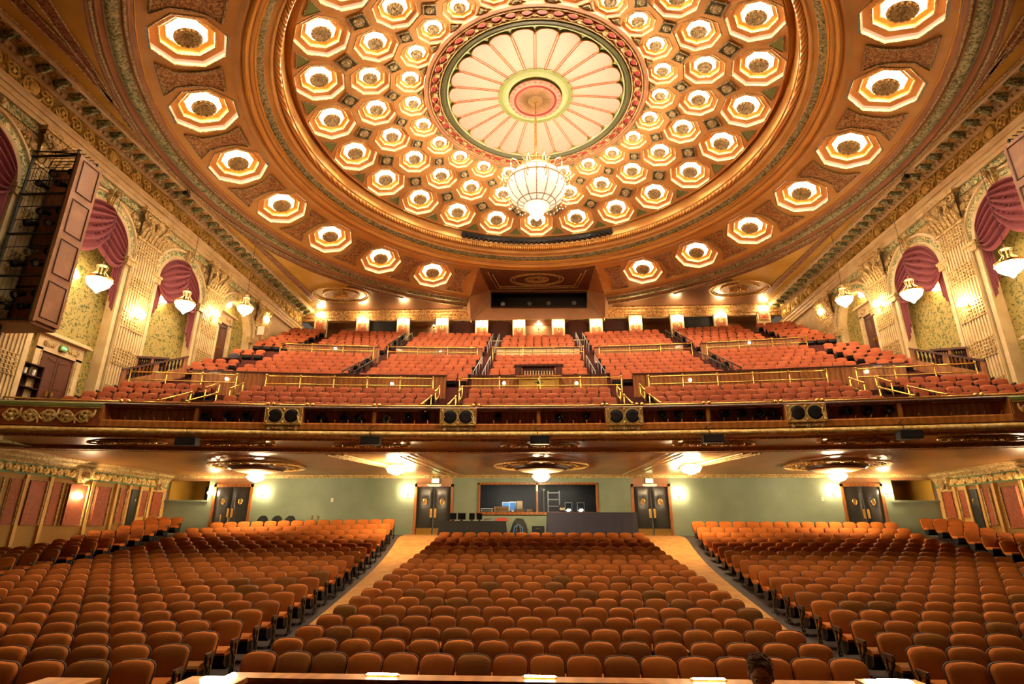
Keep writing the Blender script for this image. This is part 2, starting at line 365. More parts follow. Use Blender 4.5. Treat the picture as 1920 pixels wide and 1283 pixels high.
# hourglass relief panels of the outer ring
bow = MB(); bwb = MB()
HG = [(-1.12, 1.05), (-.35, .80), (.35, .80), (1.12, 1.05)]
for k in range(-13, 12):
    a = (k+.5)*D15; w0 = 1.0
    if abs(a) < math.radians(20): continue
    sh = [(-.88, 1.18), (.88, 1.18), (.42, .62), (.36, 0), (.42, -.62), (.70, -1.12), (-.70, -1.12), (-.42, -.62), (-.36, 0), (-.42, .62)]
    if abs(a) < math.radians(23): sh = [(max(-.62, min(.62, x)), y) for x, y in sh]
    T = plate_T(a, 15.25, 0, -.03)
    bow.prism(sh, -.02, .03, 0, T); bwb.tube([(x, y, -.03) for x, y in sh], .05, 4, T=T, closed=True)
bow.build('hourglass_panel', ['arab'], ceiling); bwb.build('hourglass_border', ['silver'], ceiling)
# mouldings ------------------------------------------------------
mo = MB(); N = 144
def arc(mb, prof, m=0, part=False, n=N):
    a0, a1 = (math.radians(18), 2*PI-math.radians(18)) if part else (0., 2*PI)
    mb.lathe(prof, n, (0, DC.y, 0), m, a0=a0, a1=a1)
def tor(r, z, w, k=8): return [(r+w*math.cos(2*PI*i/k), z+w*math.sin(2*PI*i/k)) for i in range(k+1)]
m1 = MB(); arc(m1, [(11.70, 19.64), (11.74, 19.9), (12.0, 19.95), (12.05, 19.15)]); m1.build('dark_cove', ['ochre'], ceiling)
m1 = MB(); arc(m1, tor(12.2, 18.98, .15)); m1.build('rope_moulding', ['rope'], ceiling, smooth=True)
m1 = MB(); arc(m1, [(12.05, 19.2), (12.34, 18.86), (12.42, 18.70), (12.66, 18.62), (12.68, 18.55)]); arc(m1, tor(12.44, 18.72, .07))
arc(m1, [(13.0, 18.34), (13.05, 18.22), (13.14, 18.18), (13.2, 18.2), (13.28, 18.02), (13.4, 18.0), (13.44, 18.1), (13.55, 17.94), (13.75, 17.98)])
m1.build('ring_moulding', ['ochre'], ceiling, smooth=30)
m1 = MB(); arc(m1, [(12.68, 18.56), (12.78, 18.46), (12.9, 18.38), (13.0, 18.34)]); m1.build('leaf_band', ['greenorn'], ceiling, smooth=True)
m1 = MB(); arc(m1, tor(13.3, 18.02, .045, 6)); arc(m1, tor(12.98, 18.32, .05, 6)); arc(m1, tor(16.78, 16.96, .03, 6), part=True); m1.build('gold_bead', ['gold'], ceiling, smooth=True)
m1 = MB(); arc(m1, [(16.85, 16.95), (16.95, 16.86), (17.05, 16.86), (17.12, 16.93), (17.2, 16.8)], part=True)
arc(m1, [(17.64, 16.72), (17.72, 16.78), (17.85, 16.64), (17.95, 16.68)], part=True); arc(m1, [(18.02, 16.62), (18.1, 16.56), (18.2, 16.62)], part=True)
m1.build('outer_moulding', ['rose'], ceiling, smooth=30)
m1 = MB(); arc(m1, tor(17.07, 16.86, .06, 6), part=True); arc(m1, tor(17.99, 16.62, .07, 6), part=True); m1.build('silver_bead', ['silver'], ceiling, smooth=True)
m1 = MB(); arc(m1, [(17.2, 16.82), (17.3, 16.7), (17.45, 16.66), (17.56, 16.68), (17.64, 16.74)], part=True); m1.build('outer_leaf_band', ['greenorn'], ceiling, smooth=True)
# dome centre: red band, saucer with fluted petals, hub ----------------
c = MB(); arc(c, [(5.75, 21.08), (5.72, 20.98), (5.62, 20.98), (5.6, 21.04), (5.48, 21.04)], n=96); c.build('rose_border', ['rose'], ceiling, smooth=30)
c = MB(); arc(c, [(5.48, 21.06), (4.92, 21.1)], n=96); c.build('crimson_band', ['red'], ceiling)
c = MB()
for k in range(48):
    a = 2*PI*k/48
    c.sphere(((5.2)*math.sin(a), DC.y+5.2*math.cos(a), 20.99), .17 if k % 2 else .11, 8, 5, sc=(1, 1, .5))
for s in (1, -1): c.tube([((5.2+s*.17*math.sin(24*2*PI*i/288))*math.sin(2*PI*i/288), DC.y+(5.2+s*.17*math.sin(24*2*PI*i/288))*math.cos(2*PI*i/288), 21.05) for i in range(288)], .03, 4, closed=True)
arc(c, tor(5.46, 21.03, .04, 6), n=96); arc(c, tor(4.95, 21.06, .05, 6), n=96)
c.build('shell_garland', ['creamgold'], ceiling, smooth=True)
c = MB(); arc(c, [(4.92, 21.1), (4.86, 20.98), (4.74, 20.98), (4.68, 21.04), (4.62, 21.13)], n=96); c.build('dark_rim', ['greendk'], ceiling, smooth=30)
SZ = [(1.2, 21.40), (1.9, 21.38), (3., 21.30), (4.0, 21.19), (4.62, 21.12)]
def sz(r): return interp(r, [p[0] for p in SZ], [p[1] for p in SZ])
c = MB(); arc(c, [(4.62, 21.13), (4.5, 21.15), (3.9, 21.22)], n=96); c.build('green_rim', ['green'], ceiling, smooth=True)
c = MB(); arc(c, tor(4.55, 21.12, .05, 6), n=96); c.build('pale_bead', ['palegreen'], ceiling, smooth=True)
c = MB(); nr, ns = 7, 12
vs = []; fs = []
for k in range(24*ns):
    a = 2*PI*k/(24*ns); t = (k % ns)/ns*2-1; ro = 4.12+.32*math.sqrt(max(0, 1-t*t))
    for i in range(nr): r = 1.85+(ro-1.85)*i/(nr-1); vs.append((r*math.sin(a), DC.y+r*math.cos(a), sz(r)-.05-.06*(1-t*t)*(r/4.2)))
K = 24*ns
for k in range(K):
    for i in range(nr-1): fs.append((k*nr+i, k*nr+i+1, ((k+1) % K)*nr+i+1, ((k+1) % K)*nr+i))
c.add(vs, fs); c.build('fluted_saucer', ['petal'], ceiling, smooth=35)
c = MB()
for k in range(24):
    a = 2*PI*k/24
    for da in (-.012, .012): c.tube([(r*math.sin(a+da*4.2/r), DC.y+r*math.cos(a+da*4.2/r), sz(r)-.075) for r in (1.85, 2.6, 3.4, 4.12)], .022, 4)
    c.tube([((4.13+.32*math.sqrt(max(0, 1-t*t)))*math.sin(a+(t+1)*D15/2), DC.y+(4.13+.32*math.sqrt(max(0, 1-t*t)))*math.cos(a+(t+1)*D15/2), 21.05) for t in [x/6-1 for x in range(13)]], .03, 4)
c.build('petal_rib', ['woodlt'], ceiling)
c = MB(); sc = [((1.86+.1*abs(math.sin(12*x)))*math.sin(x), (1.86+.1*abs(math.sin(12*x)))*math.cos(x)) for x in [2*PI*i/240 for i in range(240)]]
c.prism(sc, 21.28, 21.38, 0, Matrix.Translation((0, DC.y, 0))); c.build('scalloped_hub', ['green'], ceiling)
c = MB(); arc(c, [(1.72, 21.28), (1.6, 21.2), (1.45, 21.24), (1.4, 21.28)], n=64); c.build('hub_ring', ['palegreen'], ceiling, smooth=30)
c = MB(); arc(c, [(1.25, 21.3), (1.3, 21.16), (1.36, 21.1), (1.3, 21.04), (1.2, 21.02), (1.08, 21.02)], n=64)
for k in range(28): a = 2*PI*k/28; c.sphere((1.25*math.sin(a), DC.y+1.25*math.cos(a), 21.06), .1, 6, 4)
c.build('hub_drum', ['petal'], ceiling, smooth=35)
c = MB(); arc(c, tor(1.05, 21.02, .055, 6), n=64); c.build('crimson_ring', ['red'], ceiling, smooth=True)
c = MB(); arc(c, [(1.08, 21.04), (.001, 21.08)], n=64); c.build('hub_disc', ['petal'], ceiling)
c = MB()
for k in range(40): a = 2*PI*k/40; c.tube([(r*math.sin(a), DC.y+r*math.cos(a), 21.03) for r in (.4, .7, .95)], [.02, .045, .012], 4, m=0)
arc(c, [(.38, 21.02), (.2, 20.96), (.001, 20.94)], n=24); c.build('sunburst', ['cream'], ceiling)
# black lamp strip in the cove at the back of the dome: bracket + thirty spotlights
c = MB(); a0 = math.radians(26)
c.lathe([(11.86, 19.62), (11.92, 19.36), (12.06, 19.3)], 40, (0, DC.y, 0), a0=-a0, a1=a0); c.build('lamp_bracket', ['black'], ceiling)
def cove_spot():
    t = thing('cove_spotlight', (0, 0, 0), '-', 'spotlight', 'row of small black spotlights in the dome cove')
    a = MB(); a.lathe([(.001, .12), (.09, .12), (.12, -.13), (.10, -.13), (.08, -.04), (.001, -.04)], 12); a.build('can', ['black'], t, smooth=40)
    a = MB(); a.lathe([(.001, -.09), (.05, -.085), (.08, -.06)], 10); a.build('lens', ['steel'], t)
    return note(t)
pr = cove_spot()
for i in range(30):
    a = -a0+(i+.5)*2*a0/30; p = cpos(a, 11.94); p.z = 19.34
    T = Matrix.Translation(p) @ Matrix.Rotation(-a, 4, 'Z') @ Matrix.Rotation(math.radians(-35), 4, 'X')
    w = f'small black spotlight in the dark cove strip behind the dome, {ORD[i+1]} from its left end'
    if i == 0: pr.matrix_world = T; pr['label'] = w
    else: dup(pr, w, T)
# booth recess at the back of the ring -----------------------------------
YBOOTH = 40.3
bt = MB()
fl, fr = cpos(-math.radians(18), 13.75), cpos(math.radians(18), 13.75)
bl, br = PY(917, 545, YBOOTH), PY(1104, 544, YBOOTH)
el, er = cpos(-math.radians(18), 16.85), cpos(math.radians(18), 16.85)
ll, lr = Vector((-5.2, YBOOTH, 15.3)), Vector((5.2, YBOOTH, 15.3))
wl, wr = PY(921, 577, YBOOTH), PY(1100, 577, YBOOTH)
ul, ur = PY(921, 549, YBOOTH), PY(1100, 548, YBOOTH)
NF = 12
fp = [cpos(math.radians(-18+36*i/NF), 13.75) for i in range(NF+1)]; bp = [bl.lerp(br, i/NF) for i in range(NF+1)]
for i in range(NF): bt.quad([fp[i], fp[i+1], bp[i+1], bp[i]], 0)
for F, B, E, L, s in ((fl, bl, el, ll, 1), (fr, br, er, lr, -1)):
    n0, n1 = Vector((-5.6*s, 41.2, 16.62)), Vector((-5.2*s, YBOOTH+.6, 15.3))
    bt.quad([F, E, B], 1); bt.quad([E, L, B], 1); bt.quad([E, cpos(-s*math.radians(18), 18.2), n1, L], 1)
bt.quad([bl, br, ur, ul], 1); bt.quad([bl, ul, wl, ll], 1); bt.quad([br, ur, wr, lr][::-1], 1); bt.quad([ll, wl, wr, lr], 1)
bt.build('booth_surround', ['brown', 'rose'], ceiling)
bt = MB(); D = Vector((0, .9, 0))
for a, b in ((ul, ur), (ur, wr), (wr, wl), (wl, ul)): bt.quad([a, b, b+D, a+D])
bt.quad([ul+D, ur+D, wr+D, wl+D]); bt.build('booth_interior', ['black'], ceiling)
win = MB(); fpts = [ul, ur, wr, wl]
win.tube([p+Vector((0, -.04, 0)) for p in fpts], .07, 4, closed=True)
window_3 = struct(win.build('window_3', ['wooddk'])); window_3['label'] = 'long projection booth window'
g = MB(); g.quad([p+Vector((0, .1, 0)) for p in fpts]); g.build('pane', ['glass'], window_3)
for i, x in enumerate((-2.7, -.6, .9, 2.9)):
    t = thing('projector', (x, YBOOTH+.5, wl.z+.02), f'pale projector lens behind the projection booth window, {ORD[i+1]} from the left', 'projector', 'projectors in the booth')
    a = MB(); a.box((0, 0, .22), (.36, .45, .34)); a.build('body', ['black'], t)
    a = MB(); a.lathe([(.001, .0), (.16, .0), (.18, .1)], 12, T=Matrix.Translation((0, -.24, .36)) @ Matrix.Rotation(PI/2, 4, 'X')); a.build('lens', ['steel'], t)
bm = MB(); sl = (bl.z-fl.z)/(bl.y-DC.y-13.1)
def sof(x, y): k = (y-36.5)/(YBOOTH-36.5); return Vector((x, y, 18.0+k*(bl.z-18.0)-.05))
for rx, ry, w in ((2.0, .95, .06), (1.75, .8, .04), (.85, .42, .07), (.5, .25, .05)):
    bm.tube([sof(rx*math.cos(2*PI*i/40), 38.5+ry*math.sin(2*PI*i/40)) for i in range(40)], w, 5, closed=True)
bm.tube([sof(-3.3, 37.6), sof(-2.9, 39.6), sof(2.9, 39.6), sof(3.3, 37.6)], .06, 4); bm.tube([sof(-3.6, 37.2), sof(-3.1, 39.9), sof(3.1, 39.9), sof(3.6, 37.2)], .05, 4)
scrolls(bm, lambda u, w: sof(-.8+u, 38.15+w), 1.6, .7, .04)
bm.build('booth_medallion', ['creamgold'], ceiling)
ed = MB()
for F, B, E, L in ((fl, bl, el, ll), (fr, br, er, lr)): ed.tube([F, E], .06, 5); ed.tube([F, B], .05, 5); ed.tube([B.lerp(L, t)+Vector(((.9 if L.x < 0 else -.9)*math.sin(PI*t)*.5, -.05, 0)) for t in [i/8 for i in range(9)]], .04, 4)
ed.build('booth_edge', ['creamgold'], ceiling)
# spandrel ornaments: V-shaped bands beside the ring, oval medallions in the back corners
sp = MB(); se = MB(); z = 16.57
def strip(pts, w0, w1, mb=sp):
    pts = [Vector((p[0], p[1], z)) for p in pts]; L = []; Rr = []
    for i, p in enumerate(pts):
        t = (pts[min(i+1, len(pts)-1)]-pts[max(i-1, 0)]).normalized(); n = Vector((-t.y, t.x, 0)); w = w0+(w1-w0)*i/(len(pts)-1)
        L.append(p+n*w); Rr.append(p-n*w)
    for i in range(len(pts)-1): mb.quad([L[i], L[i+1], Rr[i+1], Rr[i]])
    for Q in (L, Rr): se.tube([q+Vector((0, 0, -.02)) for q in Q], .035, 4)
for s in (-1, 1):
    strip([(s*17.75, 26.9), (s*17.4, 29.), (s*17.25, 31.5), (s*17.2, 35), (s*17.1, 38.8)], .05, .28)
    strip([(s*17.5, 28.3), (s*16.6, 31.), (s*15.3, 33.6), (s*13.6, 35.6), (s*11.8, 37.1), (s*10.0, 38.4)], .1, .28)
    strip([(s*17.75, 19.6), (s*17.35, 17.5), (s*16.85, 15.6), (s*16.6, 14.3), (s*16.2, 12.6), (s*15.2, 9.6), (s*13.5, 7)], .05, .35)
    strip([(s*17.4, 17.8), (s*17.15, 15.5), (s*17.2, 13.), (s*17.2, 9.), (s*17.2, 4.)], .08, .35)
sp.build('spandrel_band', ['arabred'], ceiling); se.build('spandrel_bead', ['silver'], ceiling)
for s in (-1, 1):
    t = thing('ceiling_medallion', (s*14.75, 37.9, 16.58), f"oval gilt medallion in the {'left' if s < 0 else 'right'} back corner of the dark ceiling", 'ceiling ornament')
    a = MB()
    for k, w in ((1, .07), (.9, .04), (.62, .07), (.5, .05)): a.tube([(2.1*k*math.cos(2*PI*i/40), 1.45*k*math.sin(2*PI*i/40), 0) for i in range(40)], w, 5, closed=True)
    a.build('rim', ['goldbump'], t)
    a = MB(); a.lathe([(.001, -.12), (.5, -.1), (.8, -.02), (1.25, -.06), (1.3, 0)], 32, T=Matrix.Diagonal((1, .69, 1, 1))); a.build('relief', ['arab'], t, smooth=40)
    a = MB(); scrolls(a, lambda u, w: (-.7+u, -.35+w, -.12), 1.4, .7, .05); a.build('scrollwork', ['gold'], t)
# ================================================================ UPPER SIDE WALLS
XS = 19.13
ARC = [14.85, 20.65, 26.4, 32.1]; PIL = [11.95, 17.75, 23.5, 29.25, 35.0]
SPR, RA = 11.85, 1.75
WN = {-1: 'left', 1: 'right'}
BALY = lambda x: -.0056*x*x
def wall_side(s):
    def W(y, v, o=0.): return Vector((s*(XS-o), y, v))
    mb = MB(); V0, V1 = 2.9, 16.6
    ys = sorted([-6., 41.4]+[c+d for c in ARC for d in (-RA, RA)])
    for i in range(0, len(ys), 2): mb.quad([W(ys[i], V0), W(ys[i+1], V0), W(ys[i+1], V1), W(ys[i], V1)], 0 if ys[i] < 34 else 1)
    for c in ARC:
        n = 16; p = [W(c-RA*math.cos(PI*k/n), SPR+RA*math.sin(PI*k/n)) for k in range(n+1)]
        for k in range(n): mb.quad([p[k], p[k+1], W(p[k+1].y, V1), W(p[k].y, V1)], 2)
    wall = struct(mb.build('wall_'+WN[s], ['cream', 'rose', 'creamgold'])); wall['label'] = f'{WN[s]} side wall with tall arches and fluted pilasters'
    # niches
    a = MB(); b = MB(); DP = -.38
    for c in ARC:
        pr = [W(c-RA, V0), W(c-RA, SPR)]+[W(c-RA*math.cos(PI*k/16), SPR+RA*math.sin(PI*k/16)) for k in range(1, 16)]+[W(c+RA, SPR), W(c+RA, V0)]
        bk = [Vector((p.x+s*-DP, p.y, p.z)) for p in pr]
        for k in range(len(pr)-1): b.quad([pr[k], pr[k+1], bk[k+1], bk[k]])
        a.quad(bk)
    a.build('niche_back', ['wallpaper'], wall); b.build('niche_reveal', ['cream'], wall)
    # archivolts, jamb strips, keystones
    a = MB(); g = MB(); k_ = MB(); im = MB()
    for c in ARC:
        pth = [(c-RA-.18, V0)]+[(c-RA-.18, SPR)]; fr = []
        for k in range(25):
            t = PI*k/24; d = Vector((0, -math.cos(t), math.sin(t))); fr.append((W(c, SPR), d, Vector((-s, 0, 0))))
        a.sweep([(RA-.02, -.05), (RA-.02, .10), (RA+.10, .14), (RA+.16, .08), (RA+.42, .08), (RA+.46, .16), (RA+.58, .13), (RA+.60, 0)], fr, [0, 0, 0, 1, 0, 0, 0])
        for e in (-1, 1):
            y0 = c+e*(RA-.02); y1 = c+e*(RA+.2); y2 = c+e*(RA+.34); y3 = c+e*(RA+.52)
            a.bbox(W(y0, V0, -.02), W(y1, SPR-.35, .1), 0); g.bbox(W(y1, V0, -.02), W(y2, SPR-.35, .05)); a.bbox(W(y2, V0, -.02), W(y3, SPR-.35, .1), 0)
            im.bbox(W(c+e*(RA-.06), SPR-.35, -.02), W(c+e*(RA+.62), SPR, .2)); im.bbox(W(c+e*(RA-.1), SPR-.08, -.02), W(c+e*(RA+.66), SPR+.06, .24))
        k_.add([W(c-.16, SPR+RA-.05, .05), W(c+.16, SPR+RA-.05, .05), W(c+.24, 14.25, .05), W(c-.24, 14.25, .05), W(c-.14, SPR+RA-.05, .2), W(c+.14, SPR+RA-.05, .2), W(c+.2, 14.25, .3), W(c-.2, 14.25, .3)],
               [(4, 5, 6, 7), (0, 4, 7, 3), (1, 2, 6, 5), (0, 1, 5, 4), (3, 7, 6, 2)])
        for dy in (-.12, 0, .12): k_.tube([W(c+dy*.8, SPR+RA-.02, .22), W(c+dy, 13.9, .28), W(c+dy*1.3, 14.2, .33)], .045, 5)
        k_.sphere(W(c, 14.12, .5), .15, 8, 5)
    a.build('archivolt', ['cream', 'greencream'], wall, smooth=25); g.build('green_jamb', ['green'], wall); k_.build('keystone', ['creamgold'], wall, smooth=40); im.build('impost', ['creamgold'], wall)
    # spandrel rosettes and green frieze panels above the arches
    a = MB(); b = MB()
    for c in ARC:
        for e in (-1, 1):
            for q, (dy, dv, r) in enumerate(((1.95, 13.7, .22), (1.62, 13.95, .14), (2.05, 13.2, .13), (2.05, 12.8, .1))):
                o = W(c+e*dy, dv, .05); a.sphere(o, r, 8, 5, sc=(.5, 1, 1))
                for k in range(6): a.sphere(o+Vector((0, 1.25*r*math.cos(k*PI/3), 1.25*r*math.sin(k*PI/3))), r*.42, 6, 4, sc=(.5, 1, 1))
        b.bbox(W(c-2.0, 14.25, .0), W(c+2.0, 14.62, .06), 0)
    a.build('spandrel_flower', ['creamgold'], wall, smooth=True); b.build('green_frieze', ['greencream'], wall)
    # pilasters
    for c in PIL:
        p = MB(); hw = .82
        p.bbox(W(c-hw, V0, -.02), W(c+hw, 13.1, .16), 0)
        for k in range(10): y = c-hw+.08+(2*hw-.16)*k/9; p.bbox(W(y-.035, V0, .15), W(y+.035, 13.0, .21), 0)
        po = p.build('pilaster', ['cream'], wall)
        l = MB(); v = 12.95
        while v > V0+1:
            for q in range(6): l.bbox(W(c-hw+.06, v-q*.15-.05, .18), W(c+hw-.06, v-q*.15, .235))
            for q in range(5):
                for k in range(9): y = c-hw+.17+(2*hw-.34)*k/8; l.box(W(y, v-q*.15-.1, .2), (.1, .07, .07))
            v -= 1.75
        l.build('lattice', ['creamgold'], po)
        cp = MB(); cp.bbox(W(c-.9, 13.0, -.02), W(c+.9, 13.12, .26)); cp.bbox(W(c-1.0, 14.45, -.02), W(c+1.0, 14.65, .42))
        cp.add([W(c-.8, 13.12, .18), W(c+.8, 13.12, .18), W(c+.95, 14.45, .36), W(c-.95, 14.45, .36)], [(0, 1, 2, 3)])
        for e in (-1, 1):
            cp.tube([W(c+e*(.78+x), 14.2+y, .42) for x, y in spiral(.24, 1.6, 14, e)], .06, 4)
            cp.tube([W(c+e*.25, 13.2, .28), W(c+e*.35, 13.8, .45), W(c+e*.7, 14.1, .5)], .07, 5)
        for k in range(7):
            y = c-.72+1.44*k/6; cp.tube([W(y, 13.14, .22), W(y, 13.5, .34), W(y, 13.68, .48)], [.11, .1, .04], 5)
            if k % 2: cp.tube([W(y, 13.5, .28), W(y, 13.95, .42), W(y, 14.1, .55)], [.1, .1, .04], 5)
        cp.sphere(W(c, 14.1, .5), .2, 8, 5)
        cp.build('capital', ['creamgold'], po, smooth=40)
    # entablature: swept profile, frieze scrolls, dentils, modillions
    fr = [(W(y, 0), Vector((-s, 0, 0)), Vector((0, 0, 1))) for y in (-6, 41.4)]
    prof = [(0, 14.62), (.16, 14.62), (.16, 14.82), (.2, 14.82), (.2, 15.05), (.25, 15.05), (.25, 15.2), (.33, 15.3), (.1, 15.32), (.1, 16.16), (.2, 16.2), (.25, 16.2), (.25, 16.33), (.36, 16.36), (.36, 16.5), (.95, 16.5), (1.0, 16.42), (1.08, 16.46), (1.1, 16.6)]
    tr = MB(); tr.sweep(prof, fr, [0]*8+[1]+[0]*9)
    t1 = struct(tr.build('trim_'+('1' if s < 0 else '2'), ['cream', 'olivegold'])); t1['label'] = f'{WN[s]} wall entablature with gilded frieze and bracketed cornice'
    d = MB(); y = 8.
    while y < 41.2: d.bbox(W(y, 16.21, .24), W(y+.15, 16.33, .37)); y += .28
    d.build('dentil', ['cream'], t1)
    d = MB(); e = MB(); y = 8.2
    while y < 41.: d.bbox(W(y-.14, 16.36, .34), W(y+.14, 16.5, .92)); d.tube([W(y, 16.36, .38), W(y, 16.3, .55), W(y, 16.36, .72), W(y, 16.42, .9)], [.1, .12, .09, .05], 6); e.sphere(W(y+.38, 16.47, .66), .15, 8, 4, sc=(1, 1, .4)); y += .76
    d.build('modillion', ['greenorn'], t1); e.build('soffit_rosette', ['goldbump'], t1)
    d = MB(); scrolls(d, lambda u, w: W(9+u, 15.36+w, .13), 32, .76, .06); d.build('gilt_scroll', ['goldsoft'], t1)
    d = MB()
    for k in range(8): y = 11.95+k*4.1; d.sphere(W(y, 15.74, .12), .3, 10, 6, sc=(.5, .8, 1)); d.tube([W(y+.42*math.cos(x), 15.74+.42*math.sin(x), .15) for x in [2*PI*i/16 for i in range(16)]], .05, 4, closed=True)
    d.build('cartouche', ['goldsoft'], t1)
    d = MB(); d.tube([W(-6, 16.57, 1.14), W(41.4, 16.57, 1.14)], .05, 5); d.tube([W(-6, 16.53, 1.0), W(41.4, 16.53, 1.0)], .03, 5); d.build('edge_bead', ['creamgold'], t1)
    return wall
wl_, wr_ = wall_side(-1), wall_side(1)
# draperies, one per arch ------------------------------------------------
def drape(s, c, label):
    t = thing('draped_curtain', (s*XS, c, SPR), label, 'curtain', 'maroon swag curtains in the wall arches')
    def L(y, v, o): return Vector((-s*(o-.2), y, v))          # local: origin on the wall plane at the spring line
    def swag(th0, th1, sag, off):
        nu, nw = 22, 42; vs = []; fs = []
        P0 = Vector((0, -RA*math.cos(th0), RA*math.sin(th0))); P1 = Vector((0, -RA*math.cos(th1), RA*math.sin(th1)))
        for j in range(nw+1):
            w = j/nw
            for i in range(nu+1):
                u = i/nu; th = th0+(th1-th0)*u; top = Vector((0, -RA*.99*math.cos(th), RA*.99*math.sin(th)))
                ch = P0.lerp(P1, u); g = 4*u*(1-u); hem = ch+Vector((0, 0, -sag*(g**.75)-.25*abs(1-2*u)))
                p = top.lerp(hem, w**1.15); o = off+.10+.14*g*w+.10*(1+math.sin(w*2*PI*6.5+u*.7))*min(1, .3+g*1.5)
                vs.append(L(p.y, p.z, o))
        for j in range(nw):
            for i in range(nu): a = j*(nu+1)+i; fs.append((a, a+1, a+nu+2, a+nu+1))
        return MB().add(vs, fs)
    swag(math.radians(172), math.radians(62), 1.55, .02).build('swag', ['velvet'], t, smooth=True)
    swag(math.radians(8), math.radians(112), 1.75, .12).build('swag', ['velvet'], t, smooth=True)
    for e, ln in ((-1, 2.3), (1, 2.7)):
        vs = []; fs = []; nu, nv = 14, 10
        for j in range(nv+1):
            q = j/nv
            for i in range(nu+1):
                u = i/nu; y = e*(RA-.05-.55*u*(1-.25*q)); v = .7-q*(ln+.7-.9*u*q)
                vs.append(L(y, v, .16+.06*math.sin(u*2*PI*3.5)))
        for j in range(nv):
            for i in range(nu): a = j*(nu+1)+i; fs.append((a, a+1, a+nu+2, a+nu+1))
        MB().add(vs, fs).build('tail', ['velvet'], t, smooth=True)
    return t
for s in (-1, 1):
    for i, c in enumerate(ARC[:3]): drape(s, c, f"maroon velvet swag curtain in the {ORD[i+1]} arch from the stage, {WN[s]} wall")
# sconces -----------------------------------------------------------------
def sconce_proto(bulb='bulb2', k=1.):
    t = thing('wall_sconce', (0, 0, 0), '-', 'wall lamp', 'brass wall sconces')          # wall behind at +Y, light towards -Y
    a = MB(); a.lathe([(.001, -.02), (.08*k, -.02), (.1*k, 0), (.001, .0)], 12, T=Matrix.Rotation(PI/2, 4, 'X')); a.tube([(0, 0, 0), (0, -.1*k, -.08*k), (0, -.2*k, -.02*k)], .018*k, 5)
    for e in (-1, 1): a.tube([(0, -.04, 0), (e*.12*k, -.12*k, -.06*k), (e*.16*k, -.16*k, .02*k)], .015*k, 5)
    a.sphere((0, -.05, -.16*k), .04*k, 6, 4); a.build('bracket', ['brass'], t)
    a = MB(); a.lathe([(.001, -.02*k), (.05*k, 0), (.085*k, .09*k), (.075*k, .17*k), (.03*k, .24*k), (.001, .26*k)], 12, (0, -.2*k, 0))
    for e in (-1, 1): a.lathe([(.001, .02*k), (.04*k, .05*k), (.055*k, .11*k), (.02*k, .18*k), (.001, .19*k)], 10, (e*.16*k, -.16*k, 0))
    a.build('lamp_shade', [bulb], t, smooth=True)
    return note(t)
SCP = sconce_proto('bulb2', 1.5)
_first = [True]
def sconce(p, face, label, proto=None):
    """face: direction the lamp looks, as an angle about Z for local -Y"""
    pr = proto or SCP
    T = Matrix.Translation(p) @ Matrix.Rotation(face, 4, 'Z')
    if pr.get('label') == '-': pr.matrix_world = T; pr['label'] = label; return pr
    return dup(pr, label, T)
for s in (-1, 1):
    fa = PI/2 if s < 0 else -PI/2
    for y, v, w in ((23.5, 9.3, 'second pilaster'), (29.25, 11.6, 'third pilaster'), (35.0, 13.4, 'fourth pilaster')): sconce((s*(XS-.22), y, v), fa, f'glowing brass sconce on the {w} of the {WN[s]} wall')
    for y, v, w in ((20.1, 9.8, 'first'), (25.5, 10.9, 'second'), (31.3, 13.05, 'third')): sconce((s*(XS+.37), y, v), fa, f'glowing brass sconce inside the {w} curtained arch area of the {WN[s]} wall')
# hanging crystal lamps before the arches -----------------------------------
def hang_lamp():
    t = thing('hanging_lamp', (0, 0, 0), '-', 'chandelier', 'crystal lamps hanging before the side walls')
    a = MB(); a.tube([(0, 0, .95), (0, 0, 4.2)], .012, 4); a.build('wire', ['irons'], t)
    a = MB(); a.tube([(0, 0, .3), (0, 0, .95)], .02, 5)
    for k in range(8): an = k*PI/4; a.tube([(.06*math.cos(an), .06*math.sin(an), .8), (.2*math.cos(an), .2*math.sin(an), .72), (.14*math.cos(an), .14*math.sin(an), .5), (.4*math.cos(an), .4*math.sin(an), .2)], .014, 4)
    a.lathe([(.001, .84), (.1, .8), (.16, .74), (.05, .7)], 12); a.build('crown', ['creamgold'], t)
    a = MB(); a.lathe([(.4, .2), (.43, .08), (.38, -.08), (.24, -.22), (.12, -.3), (.05, -.4), (.001, -.44)], 16); a.lathe([(.4, .2), (.3, .26), (.001, .3)], 16); a.build('crystal_bowl', ['bulb3'], t, smooth=True)
    a = MB(); a.lathe([(.41, .2), (.45, .22), (.44, .14), (.41, .14)], 16)
    for k in range(16): an = k*PI/8; a.sphere((.46*math.cos(an), .46*math.sin(an), .1), .03, 5, 4)
    a.build('rim', ['brass'], t)
    return note(t)
HLP = hang_lamp()
for s in (-1, 1):
    for i, (y, v) in enumerate(((19.25, 9.1), (24.5, 10.28), (29.8, 12.2))):
        T = Matrix.Translation((s*17.3, y, v)) @ Matrix.Diagonal((1, 1, 1, 1)); lab = f"glowing crystal lamp on a long wire before the {ORD[i+1]} arch of the {WN[s]} wall"
        if HLP['label'] == '-': HLP.matrix_world = T; HLP['label'] = lab
        else: dup(HLP, lab, T)
